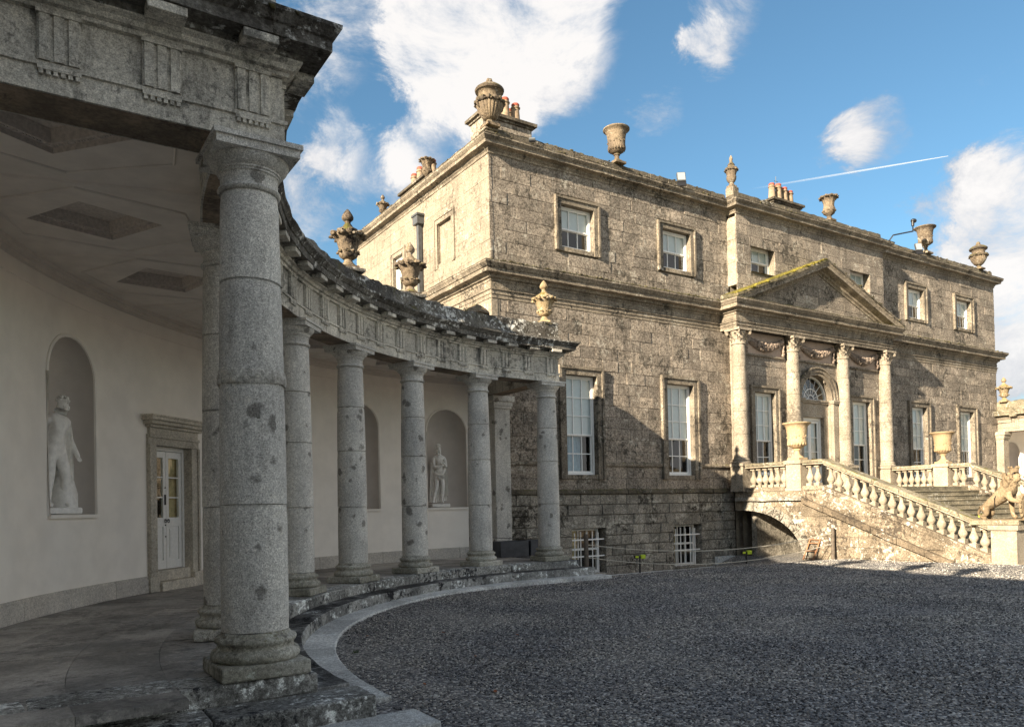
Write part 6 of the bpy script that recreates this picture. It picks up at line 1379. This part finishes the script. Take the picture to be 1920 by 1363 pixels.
mb = MB(); mb.tube([(15.9, 14.2, 13.8), (15.9, 14.2, 14.9)], .012, 6); mb.tube([(15.78, 14.2, 14.7), (16.02, 14.2, 14.7)], .01, 6); mb.build('aerial', 'lead', label='thin aerial rising behind the four chimney pots', cat='aerial')
r = empty('ladder', (9.22, 8.42, -.08), 'short reddish wooden ladder leaning on the wall by the arch', 'ladder'); ORG[r.name] = Vector((0, 0, 0))
for dy in (0, -.34): MB().tube([(0, dy, 0), (.17, dy - .14, .60)], .022, 6).build('rail', 'ladderwood', r, shift=False)
for t in (.08, .45, .82, 1.0): MB().tube([(.17 * t, -.14 * t, .6 * t), (.17 * t, -.34 - .14 * t, .6 * t)], .016, 6).build('rung', 'ladderwood', r, shift=False)
for k, (x0, lab) in enumerate(((.05, 'left dark slate planter box against the house wall in the colonnade'), (.98, 'right dark slate planter box behind the last colonnade column'))):
    r = empty('planter', (x0 + .43, 10.9, PLZ), lab, 'planter', 'slate planter boxes'); ORG[r.name] = Vector((0, 0, 0)); a, b, c, d, h = -.43, .43, -.3, .25, .40
    if k: b = .30
    MB().box(a, b, c, c + .04, 0, h).build('front_slab', 'planter', r, bevel=.005, shift=False); MB().box(a, b, d - .04, d, 0, h).build('back_slab', 'planter', r, shift=False); MB().box(a, a + .04, c + .04, d - .04, 0, h).build('side_slab', 'planter', r, shift=False); MB().box(b - .04, b, c + .04, d - .04, 0, h).build('side_slab', 'planter', r, shift=False); MB().box(a + .04, b - .04, c + .04, d - .04, .0, h - .06).build('soil', 'room', r, shift=False)

# contrail far away in the sky
Pt = [Vector((5728, 4769, 2872)), Vector((5957, 4478, 2880)), Vector((6261, 4042, 2880)), Vector((6632, 3415, 2861))]
pts_ = subdiv_line(Pt, 60); n = len(pts_); mb = MB(); w = []
for i, p in enumerate(pts_): t = i / (n - 1); w.append((3 + 5 * math.sin(PI * min(1, t * 1.02) ** .8)) * (1 if t < .97 else .7))
mb.tube(pts_, w, 6); ct = mb.build('contrail', 'trail', label='thin white aircraft contrail crossing the blue sky', cat='contrail', fix=False, smooth=80)
at = ct.data.attributes.new('thick', 'FLOAT', 'POINT'); at.data.foreach_set('value', [min(.32, .0 + .34 * (i // 6) / (n - 1)) for i in range(n * 6)])
ct.visible_shadow = True

# ================================================================ west wing (off to the left, it throws the shade across the court)
ww = empty('west_wing', (-18, -12, 0), 'grey stone wing of the house on the left throwing the courtyard into shade', 'building wing')
mb = MB(); mb.box(-26, -12.4, -24, -.4, -.6, 7.0); mb.build('wall', 'ashlar', ww)
mb = MB(); mb.box(-26.3, -12.1, -24.3, -.1, 7.0, 7.25); mb.build('cornice', 'trim', ww)
urn('leafy', 'urn', (-12.45, -1.9, 7.25), .98, 'leafy urn on the cornice of the wing beside the colonnade')
mb = MB(); mb.add([(-26.1, -24.1, 7.26), (-12.3, -24.1, 7.26), (-12.3, -.3, 7.26), (-26.1, -.3, 7.26), (-19.5, -17, 10), (-19.5, -8, 10)], [(0, 1, 4), (1, 2, 5, 4), (2, 3, 5), (3, 0, 4, 5), (0, 3, 2, 1)]); mb.build('roof', 'slateblue', ww)
for y in (-21, -17, -13, -9, -5):
    for z0 in (1.2, 4.6):
        f = MB(); f.box(-12.36, -12.25, y - .75, y - .55, z0, z0 + 1.7); f.box(-12.36, -12.25, y + .55, y + .75, z0, z0 + 1.7); f.box(-12.36, -12.25, y - .55, y + .55, z0 + 1.5, z0 + 1.7); f.box(-12.36, -12.2, y - .8, y + .8, z0 - .12, z0); w_ = f.build('window', 'trim', ww)
        g = MB(); g.box(-12.38, -12.36, y - .55, y + .55, z0, z0 + 1.5); g.build('pane', 'glass', w_); g = MB(); g.box(-12.36, -12.33, y - .03, y + .03, z0, z0 + 1.5); g.box(-12.36, -12.33, y - .55, y + .55, z0 + .73, z0 + .78); g.build('glazing_bars', 'white', w_)
print('objects', len(bpy.data.objects))
